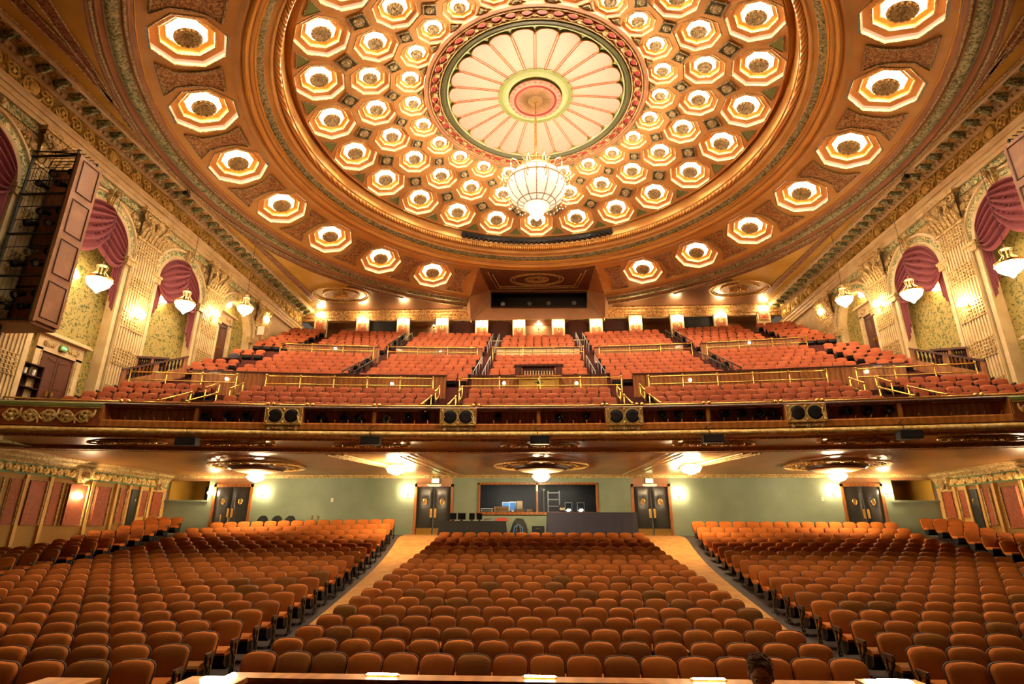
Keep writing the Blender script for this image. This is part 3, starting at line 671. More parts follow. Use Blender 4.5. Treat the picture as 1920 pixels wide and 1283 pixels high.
# doors of the upper side walls --------------------------------------------
dn = [0]
def wall_door(s, c, v0, v1, w, label, white=False):
    dn[0] += 1; X = s*(XS+.38); I = -s
    def W(y, v, o=0.): return Vector((X+I*o, y, v))
    f = MB(); h = w/2
    f.bbox(W(c-h-.32, v0, 0), W(c-h, v1+.1, .14)); f.bbox(W(c+h, v0, 0), W(c+h+.32, v1+.1, .14)); f.bbox(W(c-h-.32, v1, 0), W(c+h+.32, v1+.62, .14))
    f.bbox(W(c-h-.55, v1+.62, 0), W(c+h+.55, v1+.7, .3)); f.bbox(W(c-h-.48, v1+.7, 0), W(c+h+.48, v1+.78, .24))
    d = struct(f.build(f'door_{dn[0]}', ['cream'])); d['label'] = label
    for e in (-1, 1):
        a = MB(); a.bbox(W(c+e*.01, v0, -.0), W(c+e*(h), v1, .05)); a.bbox(W(c+e*.12, v0+.25, .05), W(c+e*(h-.12), v0+1.1, .065)); a.bbox(W(c+e*.12, v0+1.3, .05), W(c+e*(h-.12), v1-.2, .065)); lf = a.build('door_leaf', ['wooddk'], d)
        a = MB(); a.tube([W(c+e*.1, v1-.3, .1), W(c+e*.5, v1-.22, .12)], .02, 4); a.box(W(c+e*.12, v0+1.05, .09), (.05, .12, .22)); a.build('door_hardware', ['brass'], lf)
    a = MB()
    for e in (-1, 1):
        scrolls(a, lambda u, w_: W(c+e*(.28+u), v1+.16+w_, .16), h-.15, .3, .03); a.tube([W(c+e*(h+.06), v0, .15), W(c+e*(h+.06), v1, .15)], .035, 4)
    a.build('door_relief', ['creamgold'], d)
    return d
wall_door(-1, 20.65, 3.9, 6.55, 1.6, 'double door with exit sign in the first arch of the left wall'); wall_door(1, 20.65, 3.9, 6.55, 1.6, 'double door in the first arch of the right wall')
wall_door(-1, 31.2, 9.3, 11.95, 1.5, 'double door in the third arch of the left wall'); wall_door(1, 31.2, 9.3, 11.95, 1.5, 'double door in the third arch of the right wall')
for s in (-1, 1):
    a = MB(); a.box((0, 0, 0), (.06, .34, .24)); t = thing('exit_sign', (s*(XS+.16), 20.65, 6.86), f'green lit exit sign over the double door in the {WN[s]} wall first arch', 'sign')
    a.build('case', ['green'], t)
    x = MB()          # a running figure and arrow in green light
    def q(y0, z0, y1, z1): x.bbox((-s*.032, y0, z0), (-s*.04, y1, z1))
    q(-.1, -.04, -.07, .05); q(-.1, .02, -.02, .05); q(-.1, -.04, -.03, -.015); q(.0, -.04, .03, .05); q(.05, -.04, .13, -.01); q(.05, .0, .11, .03)
    x.build('lit_symbol', ['exit'], t)
# ================================================================ UPPER BACK WALL
YBW = 41.4
LAMPX = [(602, 597), (680, 604), (756, 607), (829, 608), (903, 612), (973, 612), (1047, 612), (1118, 611), (1192, 607), (1270, 602), (1351, 594), (1430, 577)]
bw = MB()
vt0 = PY(1010, 590, YBW).z; vt1 = 16.6
bw.bbox((-XS, YBW, vt0-.35), (XS, YBW+.3, vt1+.3)); bw.bbox((-XS, YBW, 12.), (XS, YBW+.3, 14.0))
bwo = struct(bw.build('wall_back', ['cream'])); bwo['label'] = 'upper back wall behind the balcony with lamp pilasters'
a = MB(); z0 = vt0
a.sweep([(0, z0-.35), (.1, z0-.35), (.1, z0-.1), (.18, z0-.1), (.2, z0+.08), (.3, z0+.15), (.34, z0+.3), (.45, z0+.36), (.45, 16.6)], [(Vector((x, YBW, 0)), Vector((0, -1, 0)), Vector((0, 0, 1))) for x in (-XS, -4.9)], 0)
a.sweep([(0, z0-.35), (.1, z0-.35), (.1, z0-.1), (.18, z0-.1), (.2, z0+.08), (.3, z0+.15), (.34, z0+.3), (.45, z0+.36), (.45, 16.6)], [(Vector((x, YBW, 0)), Vector((0, -1, 0)), Vector((0, 0, 1))) for x in (4.9, XS)], 0)
a.build('back_cornice', ['arab'], bwo, smooth=25)
a = MB(); a.bbox((-XS, 44., 12), (XS, 44.1, 16.6)); a.bbox((-XS, YBW+.3, vt0), (XS, 44.1, vt0+.1)); a.bbox((-XS, YBW, 13.4), (XS, 44.1, 13.6)); a.build('corridor_wall', ['rose'], bwo)
pilx = []
for i, (x, y) in enumerate(LAMPX):
    p = PY(x, y, YBW-.2); pilx.append(p.x)
    b = MB(); b.bbox((p.x-.5, YBW-.2, 13.8), (p.x+.5, YBW+.1, vt0-.25)); po = b.build('lamp_pilaster', ['cream'], bwo)
    b = MB(); b.bbox((p.x-.34, YBW-.23, p.z-.95), (p.x+.34, YBW-.19, p.z-.12)); b.build('pilaster_panel', ['damask'], po)
    b = MB(); b.tube([(p.x+u*.36, YBW-.22, p.z-.54+w*.44) for u, w in ((-1, -1), (1, -1), (1, 1), (-1, 1))], .035, 4, closed=True); b.sphere((p.x, YBW-.22, p.z-.35), .16, 8, 5, sc=(1, .3, 1.2)); b.build('panel_border', ['creamgold'], po)
    sconce((p.x, YBW-.25, min(p.z, vt0-.1)), 0, f'glowing lamp on the {ORD[i+1]} pilaster from the left along the upper back wall')
for i, (x, k) in enumerate([((pilx[j]+pilx[j+1])/2, j) for j in range(11)]):
    hw = (pilx[k+1]-pilx[k])/2-.5
    if k in (1, 3, 4, 6, 7, 9):
        b = MB(); v0, v1 = 13.6, vt0-.3
        if k in (1, 9): b.bbox((x-hw, YBW+.15, v0), (x+hw, YBW+.2, v1)); b.build('dark_opening', ['black'], bwo)
        else:
            sh = [(-hw, v0), (hw, v0)]+[(hw*math.cos(PI*j/10)*.95, (v1-.55)+.38*math.sin(PI*j/10)+(.06 if j % 2 else 0)) for j in range(11)]
            b.prism([(x+u, w) for u, w in sh], 0, .08, 0, Matrix.Translation((0, YBW+.3, 0)) @ Matrix(((1, 0, 0, 0), (0, 0, -1, 0), (0, 1, 0, 0), (0, 0, 0, 1)))); b.build('dark_screen', ['shell'], bwo)
SC3 = sconce_proto('bulb5', 1.6)
for i, (x, y) in enumerate(((660, 607), (815, 613), (1010, 612), (1210, 605), (1388, 598), (628, 603))):
    p = PY(x, y, 43.9); sconce((p.x, 43.95, p.z), 0, f'round corridor lamp seen between pilasters at the upper back, {["second", "third", "middle", "fourth", "last", "first"][i]} from the left', SC3)
a = MB(); a.bbox((-15.3, 43.6, 13.6), (-14.2, 43.7, 15.6)); a.build('corridor_door', ['woodlt'], bwo)
# front end of the hall behind the viewer: plain stage curtain wall
a = MB(); a.bbox((-21.5, -6.2, -4.2), (21.5, -6, 16.7)); fw = struct(a.build('wall_front', ['wooddk'])); fw['label'] = 'stage side wall behind the viewer'
# ================================================================ MAIN FLOOR
VY = [4, 8, 9.2, 10.15, 11.1, 12.05, 13, 13.95, 14.9, 15.85, 16.8, 17.75, 18.7, 19.65, 20.6, 21.55, 22.5, 23.45, 24.4, 25.35, 26.5, 27.4, 28.3, 30.2]
VV = [-1.84, -1.84, -1.81, -1.785, -1.745, -1.685, -1.62, -1.55, -1.465, -1.373, -1.282, -1.187, -1.09, -.995, -.89, -.785, -.67, -.535, -.385, -.2, .05, .30, .45, .51]
SH = .87                                   # height of a seat back above its floor
def fz(y): return interp(y, VY, VV)-SH
def top_z(y): return interp(y, VY, VV)
YO = 30.; XL = 20.05
def endx(y): return 5.62+.075*(y-9.2)      # inner edge of the side seat blocks
fl_ = MB(); ysf = [-6.]+[4+.5*i for i in range(53)]+[31]
for i in range(len(ysf)-1):
    a, b = ysf[i], ysf[i+1]; fl_.quad([(-22, a, fz(a)), (22, a, fz(a)), (22, b, fz(b)), (-22, b, fz(b))])
floor = struct(fl_.build('floor', ['floor'], smooth=True)); floor['label'] = 'raked main floor under the seats'
c = MB()
for s in (-1, 1):
    for i in range(1, len(ysf)-1):
        a, b = ysf[i], ysf[i+1]
        if a < 8.9 or b > 30: continue
        c.quad([(s*4.62, a, fz(a)+.012), (s*(endx(a)-.22), a, fz(a)+.012), (s*(endx(b)-.22), b, fz(b)+.012), (s*4.62, b, fz(b)+.012)][::s])
c.build('aisle_carpet', ['carpet'], floor)
a = MB(); a.bbox((-14, -6, -1.75), (14, 2.4, -1.6)); a.bbox((-14, 2.2, -2.75), (14, 2.4, -1.6)); st = struct(a.build('floor_stage', ['wooddk'])); st['label'] = 'stage floor where the viewer stands'
# ---------------------------------------------------------------- back wall of the main floor
DOORX = [(-17.35, -15.4), (-6.5, -4.63), (4.8, 6.63), (15.4, 17.3)]
WX0, WX1, WZ0, WZ1 = -3.2, 2.95, .75, 2.17
DT, DB, VC = 2.07, fz(29.9), 2.62
w = MB(); xs = [-17.75, DOORX[0][0], DOORX[0][1], DOORX[1][0], DOORX[1][1], WX0, WX1, DOORX[2][0], DOORX[2][1], DOORX[3][0], DOORX[3][1], 17.9]
for i in range(0, len(xs)-1):
    x0, x1 = xs[i], xs[i+1]
    if i in (1, 3, 7, 9): w.bbox((x0, YO, DT), (x1, YO+.2, VC), 1)
    elif i == 5: w.bbox((x0, YO, -1), (x1, YO+.2, WZ0)); w.bbox((x0, YO, WZ1), (x1, YO+.2, VC))
    else: w.bbox((x0, YO, -1), (x1, YO+.2, VC))
for s, x0 in ((-1, -XL), (1, 17.9)):
    x1 = x0+(XL-17.75 if s < 0 else XL-17.9); w.bbox((x0, YO, -1), (x1, YO+.2, 1.28)); w.bbox((x0, YO, 2.36), (x1, YO+.2, VC), 1)
lw = struct(w.build('wall_back_lower', ['teal', 'rose'])); lw['label'] = 'grey green rear wall of the main floor'
a = MB()
for s in (-1, 1):
    X0, X1 = sorted((s*17.8, s*XL)); a.bbox((X0-.1, YO-.06, 1.26), (X1+.1, YO+.25, 1.36))
a.build('alcove_sill', ['teal'], lw)
a = MB(); b = MB()
for s in (-1, 1):
    X0, X1 = sorted((s*17.8, s*XL)); a.bbox((X0, 32.4, -1), (X1, 32.5, 2.6)); a.bbox((X0, YO+.2, 2.45), (X1, 32.5, 2.6)); b.bbox((X0+.75 if s < 0 else X0+.35, 32.3, .4), (X0+1.7 if s < 0 else X0+1.3, 32.4, 2.2))
    a.bbox((s*XL-.05, YO+.2, -1), (s*XL+.05, 32.5, 2.6)); a.bbox((s*17.8-.05, YO+.2, -1), (s*17.8+.05, 32.5, 2.6))
a.build('alcove_back', ['ochre2'], lw); b.build('alcove_doorway', ['black'], lw)
a = MB(); a.sweep([(0, VC-.14), (.05, VC-.14), (.1, VC-.06), (.2, VC-.03), (.24, VC+.05)], [(Vector((x, YO, 0)), Vector((0, -1, 0)), Vector((0, 0, 1))) for x in (-XL, XL)]); a.build('rear_crown', ['creamgold'], lw, smooth=25)
# padded double doors
for n, (x0, x1) in enumerate(DOORX):
    f = MB(); f.bbox((x0-.1, YO-.05, DB), (x0+.04, YO+.15, DT+.1)); f.bbox((x1-.04, YO-.05, DB), (x1+.1, YO+.15, DT+.1)); f.bbox((x0-.1, YO-.05, DT-.03), (x1+.1, YO+.15, DT+.1))
    d = struct(f.build(f'door_{n+5}', ['wood'])); d['label'] = f"black padded double door with oval portholes, {ORD[n+1]} from the left on the rear wall"
    xm = (x0+x1)/2
    for e, (a0, a1) in ((-1, (x0+.05, xm-.02)), (1, (xm+.02, x1-.05))):
        m = MB(); cx = (a0+a1)/2; hw = (a1-a0)/2; nx, nz = 8, 14; H = DT-.05-DB
        vs = []; fs = []
        for j in range(nz+1):
            for i in range(nx+1):
                u, v = i/nx*2-1, j/nz; pf = .05*(max(0, 1-u**6)*max(0, 1-(2*v-1)**8))
                r = math.hypot(u*hw, (v*H-H*.68)); pf -= .04*math.exp(-(r/.16)**2)
                vs.append((cx+u*hw, YO+.03-pf, DB+.02+v*H))
        for j in range(nz):
            for i in range(nx): q = j*(nx+1)+i; fs.append((q, q+1, q+nx+2, q+nx+1))
        m.add(vs, fs); lf = m.build('door_leaf', ['leather'], d, smooth=True)
        m = MB(); oz = DB+.02+H*.68; m.tube([(cx+.105*math.cos(t), YO-.03, oz+.15*math.sin(t)) for t in [2*PI*i/20 for i in range(20)]], .022, 6, closed=True); m.build('porthole_rim', ['brass'], lf, smooth=True)
        m = MB(); m.prism([(.1*math.cos(t), .145*math.sin(t)) for t in [2*PI*i/20 for i in range(20)]], -.005, .005, 0, Matrix.Translation((cx, YO-.03, oz)) @ Matrix.Rotation(PI/2, 4, 'X')); m.build('porthole_glass', ['rose'], lf)
        m = MB(); hx = xm+e*.11; m.bbox((hx-.06, YO-.06, DB+.85), (hx+.06, YO-.02, DB+1.3)); m.build('push_plate', ['brass'], lf)
        m = MB(); m.bbox((a0+.02, YO-.045, DB+.0), (a1-.02, YO-.02, DB+.34)); m.build('kick_plate', ['brass'], lf)
# control room window and what stands behind it
f = MB(); fw_ = .1
for x in (WX0, (WX0+WX1)/2-.03, WX1): f.bbox((x-fw_/2, YO-.08, WZ0-.06), (x+fw_/2, YO+.18, WZ1+.06))
f.bbox((WX0-.1, YO-.1, WZ0-.12), (WX1+.1, YO+.18, WZ0+.02)); f.bbox((WX0-.05, YO-.08, WZ1-.03), (WX1+.05, YO+.18, WZ1+.08))
win1 = struct(f.build('window_1', ['wood'])); win1['label'] = 'two pane control room window in the rear wall'
for x0, x1 in ((WX0, -.15), (-.1, WX1)):
    g = MB(); g.bbox((x0+.05, YO+.05, WZ0), (x1-.05, YO+.056, WZ1)); g.build('pane', ['glass'], win1)
r = MB(); r.bbox((WX0-.8, 32.9, -.3), (WX1+.8, 33, 2.7)); r.bbox((WX0-.9, YO+.2, -.3), (WX0-.8, 33, 2.7)); r.bbox((WX1+.8, YO+.2, -.3), (WX1+.9, 33, 2.7)); r.bbox((WX0-.8, YO+.2, 2.6), (WX1+.8, 33, 2.7)); r.bbox((WX0-.8, YO+.2, -.4), (WX1+.8, 33, -.3))
rm = r.build('control_room', ['black'], lw)
for i, x in enumerate((-2.2, -.7, 1.4)):
    t = thing('downlight', (x, 30.42, 2.58), f'small ceiling spot inside the control room, {ORD[i+1]} from the left', 'lamp'); a = MB(); a.lathe([(.001, -.01), (.13, -.012), (.15, 0)], 14); a.build('lens', ['bulb6'], t); a = MB(); a.tube([(.15*math.cos(q), .15*math.sin(q), -.005) for q in [2*PI*k/16 for k in range(16)]], .02, 5, closed=True); a.build('bezel', ['steel'], t)
a = MB(); a.bbox((WX0-.6, YO+.25, .66), (WX1+.6, YO+1.15, .72)); a.build('top', ['steel'], tag(t_ := thing('control_desk', (0, 0, 0), 'long grey counter behind the control room window', 'desk')))
for x in (-3.5, -1.2, 1.2, 3.3): a = MB(); a.bbox((x-.05, YO+.3, -.295), (x+.05, YO+1.1, .66)); a.build('leg', ['steel'], t_)
def mon(p, w, h, label, body='black', face='screen', name='monitor', cat='monitor', tilt=0.):
    t = thing(name, p, label, cat); a = MB(); a.box((0, .03, h/2+.06), (w, .06, h)); a.build('case', [body], t)
    a = MB(); a.box((0, -.005, h/2+.06), (w*.86, .012, h*.82)); a.build('screen', [face], t)
    a = MB(); a.box((0, .05, .03), (w*.35, .14, .06)); a.build('stand', [body], t); return t
def carton(p, d, label, m='white', name='carton', cat='box'):
    t = thing(name, p, label, cat); a = MB(); a.box((0, 0, d[2]/2), d); a.build('body', [m], t)
    a = MB(); a.box((0, -d[1]/2-.003, d[2]*.55), (d[0]*.8, .006, d[2]*.3)); a.build('front_label', ['cream'], t); return t
yD = YO+.6; zD = .72
def dx(x): return PY(x, 950, yD).x
carton((dx(941), yD-.1, zD), (.78, .3, .34), 'wide white box on the counter behind the left control room pane')
mon((dx(948), yD+.2, zD+.08), .38, .44, 'pale monitor with blue screen behind the white box in control room', 'white', 'blue'); mon((dx(961), yD+.2, zD+.08), .34, .46, 'second blue screen monitor beside the tall beige unit in control room', 'white', 'blue')
carton((dx(974), yD+.1, zD), (.3, .3, .62), 'tall beige equipment unit right of the blue screens in control room', 'cream', 'equipment_unit', 'equipment')
carton((dx(975), yD-.2, zD), (.5, .26, .2), 'low grey equipment box in front of the tall beige unit', 'steel', 'equipment_box', 'equipment'); carton((dx(993), yD-.15, zD), (.3, .26, .2), 'small white box at the right end of the left control room pane')
t = thing('paper_tray', (dx(913), yD-.1, zD), 'white metal paper tray at the left end of the control room counter', 'tray'); a = MB()
for z_ in (.02, .12, .22): a.tube([(-.28, -.1, z_), (.28, -.1, z_), (.32, .1, z_), (-.32, .1, z_)], .015, 4, closed=True)
a.build('shelf', ['white'], t); 
for x in (-.28, .28): a = MB(); a.tube([(x, -.1, 0), (x, -.1, .24)], .015, 4); a.build('leg', ['white'], t)
t = thing('equipment_rack', (dx(1039), yD+.7, -.3), 'tall grey shelf rack behind the right control room pane', 'rack')
for x in (-.3, .3): a = MB(); a.box((x, 0, 1.1), (.05, .3, 2.2)); a.build('upright', ['steel'], t)
for z_ in (1.1, 1.4, 1.75, 2.1): a = MB(); a.box((0, 0, z_), (.6, .3, .04)); a.build('shelf', ['steel'], t)
carton((dx(1056), yD+.3, zD), (.45, .3, .42), 'grey cabinet unit in the right control room pane', 'irons', 'equipment_cabinet', 'equipment')
t = thing('microphone_stand', (dx(1020), yD+.1, zD), 'thin metal stand at the mullion in control room', 'stand'); a = MB(); a.tube([(0, 0, .02), (0, 0, 1.15)], .014, 5); a.sphere((0, 0, 1.2), .06, 8, 5); a.build('pole', ['steel'], t); a = MB(); a.lathe([(.001, 0), (.12, 0), (.12, .02), (.001, .03)], 12); a.build('base', ['steel'], t)
# tables in front of the window ---------------------------------------------------
def cloth_table(p, w, d, h, label, clabel, m, seed=0):
    t = thing('folding_table', p, label, 'table'); a = MB(); a.box((0, 0, h-.03), (w-.04, d-.04, .04)); a.build('table_top', ['wood'], t)
    for x in (-1, 1):
        for y in (-1, 1): a = MB(); a.box((x*(w/2-.12), y*(d/2-.1), (h-.05)/2), (.05, .05, h-.05)); a.build('leg', ['steel'], t)
    rr = random.Random(seed); n = 90; vs = []; fs = []; per = []
    for i in range(n):
        q = i/n*2*(w+d)
        if q < w: per.append((-w/2+q, -d/2, 0, -1))
        elif q < w+d: per.append((w/2, -d/2+q-w, 1, 0))
        elif q < 2*w+d: per.append((w/2-(q-w-d), d/2, 0, 1))
        else: per.append((-w/2, d/2-(q-2*w-d), -1, 0))
    for k, z_ in enumerate((h, h*.97, h*.6, h*.25, .03)):
        for i, (x, y, nx, ny) in enumerate(per):
            o = .012+(0 if k < 2 else (.03+.05*abs(math.sin(i*.9+rr.random()*.3)))*(k-1)/3); vs.append((x+nx*o, y+ny*o, z_))
    for k in range(4):
        for i in range(n): fs.append((k*n+i, k*n+(i+1) % n, (k+1)*n+(i+1) % n, (k+1)*n+i)[::-1])
    fs.append(tuple(range(n))); c = MB().add(vs, fs).build('tablecloth', [m]); c.location = p; tag(c, clabel, 'tablecloth'); smooth_by(c.data, 50)
    return t
YT_ = 28.95; zt = fz(YT_)
def tx(x, y=975): return PY(x, y, YT_).x
xa, xb = tx(826), tx(948); hL = PY(880, 977, YT_-.35).z-zt
cloth_table(((xa+xb)/2, YT_, zt), xb-xa, .7, hL, 'low table by the left door below the control room window', 'black cloth over the low table beside the left padded door', 'blackcloth', 1)
xa2, xb2 = tx(1026), tx(1192); hR = PY(1100, 961, YT_-.35).z-zt
cloth_table(((xa2+xb2)/2, YT_, zt), xb2-xa2, .7, hR, 'high table under navy cloth left of the right padded door', 'dark navy cloth falling in folds over the high table by right padded door', 'navycloth', 2)
for i, (x, w_) in enumerate(((850, .34), (866, .4), (885, .28), (899, .28))):
    mon((tx(x), YT_-.1, zt+hL), w_, .32, f'small black monitor on the black draped low table, {ORD[i+1]} from the left', 'black', 'screen', 'small_monitor')
def bundle(p, r, label, m, name, cat, sc=(1, .7, .5), seed=0):
    rr = random.Random(seed); b = MB(); nu, nv = 18, 9; vs = []; fs = []
    for j in range(nv+1):
        th = PI/2*j/nv
        for i in range(nu): an = 2*PI*i/nu; q = r*(1+.13*math.sin(3*an+seed)*math.sin(2*th)+.05*rr.random()); vs.append((q*math.cos(th)*math.cos(an)*sc[0], q*math.cos(th)*math.sin(an)*sc[1], q*math.sin(th)*sc[2]))
    for j in range(nv):
        for i in range(nu): fs.append((j*nu+i, j*nu+(i+1) % nu, (j+1)*nu+(i+1) % nu, (j+1)*nu+i))
    o = b.add(vs, fs).build(name, [m], smooth=True); o.location = p; return tag(o, label, cat)
bundle((tx(941), YT_-.05, zt+hL), .34, 'crumpled red cloth at the right end of the black draped table', 'red', 'cloth', 'cloth', (1, .6, .42), 3); bundle((tx(917), YT_-.05, zt+hL), .3, 'grey folded cloth on the black draped table left of the red cloth', 'steel', 'cloth', 'cloth', (.9, .6, .4), 5)
t = thing('backpack', (tx(972, 985), YT_-.2, fz(YT_-.2)), 'dark backpack with pale straps beside the black draped table', 'bag')
b = bundle((0, 0, 0), .46, None, 'blackcloth', 'bag_body', None, (.95, .6, 1.75), 8); b.parent = t
for k in (0, 1): a = MB(); a.tube([(-.22+.12*k, -.26, .12), (-.18+.1*k, -.31, .42), (.02, -.3, .56), (.2-.1*k, -.3, .4), (.2-.08*k, -.26, .15)], .03, 5); a.build('strap', ['steel' if k else 'blue'], t)
t = thing('equipment_case', (tx(1009, 990), YT_+.1, zt), 'low black case on the floor between the two draped tables', 'case'); a = MB(); a.box((0, 0, .24), (.62, .5, .48)); a.build('body', ['black'], t); a = MB(); a.tube([(-.1, -.26, .3), (-.08, -.3, .34), (.08, -.3, .34), (.1, -.26, .3)], .015, 5); a.build('handle', ['steel'], t)
for i, x in enumerate((1066, 1089)): mon((tx(x, 955), YT_-.05, zt+hR), .36, .42, f"grey flat monitor on the navy draped table, {'left' if i == 0 else 'right'} one of two", 'steel', 'screen', 'flat_monitor')
for i, x in enumerate((1066, 1089)):
    t = thing('desk_lamp', (tx(x, 955), YT_-.28, zt+hR), f"small lit desk lamp before the {'left' if i == 0 else 'right'} flat monitor on the navy table", 'lamp'); a = MB(); a.lathe([(.001, 0), (.05, 0), (.05, .02), (.012, .03), (.012, .1)], 10); a.build('base', ['black'], t); a = MB(); a.sphere((0, 0, .12), .07, 8, 5, sc=(1.3, 1, .6)); a.build('lamp_shade', ['pinlight'], t)
# stacked black chairs and brass posts by the rear wall, left
def black_chair(p, label):
    t = thing('stacking_chair', p, label, 'chair', 'black chairs by the rear wall')
    a = MB(); nu, nv = 10, 7; vs = []; fs = []
    for j in range(nv+1):
        for i in range(nu+1): u, v = i/nu*2-1, j/nv; w_ = .3*math.sqrt(max(.02, 1-(max(0, v-.35)/.68)**2)); vs.append((u*w_, .25+.1*v+.05*u*u*-1, .45+v*.5))
    for j in range(nv):
        for i in range(nu): q = j*(nu+1)+i; fs.append((q, q+1, q+nu+2, q+nu+1))
    a.add(vs, fs); a.build('backrest', ['blackcloth'], t, smooth=True); a = MB(); a.box((0, 0, .45), (.5, .48, .06)); a.build('seat', ['blackcloth'], t)
    for x in (-1, 1):
        for y in (-1, 1): a = MB(); a.tube([(x*.2, y*.18, .43), (x*.24, y*.23, 0)], .013, 5); a.build('leg', ['steel'], t)
for i, x in enumerate((488, 515, 540)): p = PY(x, 975, 29.3); black_chair((p.x, 29.3, fz(29.3)), f'black chair back above the rear seats by the left wall section, {ORD[i+1]} of three')
for i, (x, y0) in enumerate(((414, 965), (428, 968), (586, 967), (597, 968))):
    p = PY(x, y0, 28.9); t = thing('brass_post', (p.x, 28.9, fz(28.9)), f'slim brass rope post at the rear of the left block, {ORD[i+1]} from the left', 'post', 'brass rope posts'); h = p.z-fz(28.9)
    a = MB(); a.lathe([(.001, 0), (.14, 0), (.14, .03), (.03, .06), (.025, h-.08), (.045, h-.06), (.05, h-.02), (.001, h)], 12); a.build('pole', ['brass'], t, smooth=40); a = MB(); a.tube([(.05*math.cos(k), .05*math.sin(k), h-.14) for k in [2*PI*i_/10 for i_ in range(10)]], .012, 4, closed=True); a.build('ring', ['brass'], t)
SC2 = sconce_proto('bulb5', .95)
for x, y, side in ((398, 928, 'left of the far left double door'), (492, 928, 'right of the far left double door'), (765, 926, 'left of the second double door'), (1272, 930, 'right of the third double door'), (1562, 925, 'left of the far right double door'), (1662, 925, 'right of the far right double door')):
    p = PY(x, y, YO); sconce((p.x, YO, p.z), 0, f'lit brass sconce on the rear wall {side}', SC2)
for x, w_ in ((817, 'second'), (1217, 'third')):
    p = PY(x, 902, YO-.1); t = thing('exit_lamp', (p.x, YO-.12, p.z), f'pale lit sign box above the {w_} double door of the rear wall', 'sign'); a = MB(); a.box((0, .03, 0), (.42, .14, .26)); a.build('case', ['green'], t); a = MB(); a.box((0, -.045, 0), (.36, .02, .2)); a.build('lit_face', ['exitwarm'], t)
for x, y, w_ in ((623, 938, 'left'), (1542, 936, 'right')):
    p = PY(x, y, YO); t = thing('wall_switch', (p.x, YO-.02, p.z), f'small pale switch plate on the {w_} half of the rear wall', 'switch'); a = MB(); a.box((0, 0, 0), (.12, .03, .2)); a.build('plate', ['white'], t); a = MB(); a.box((0, -.02, .02), (.03, .02, .05)); a.build('toggle', ['cream'], t)
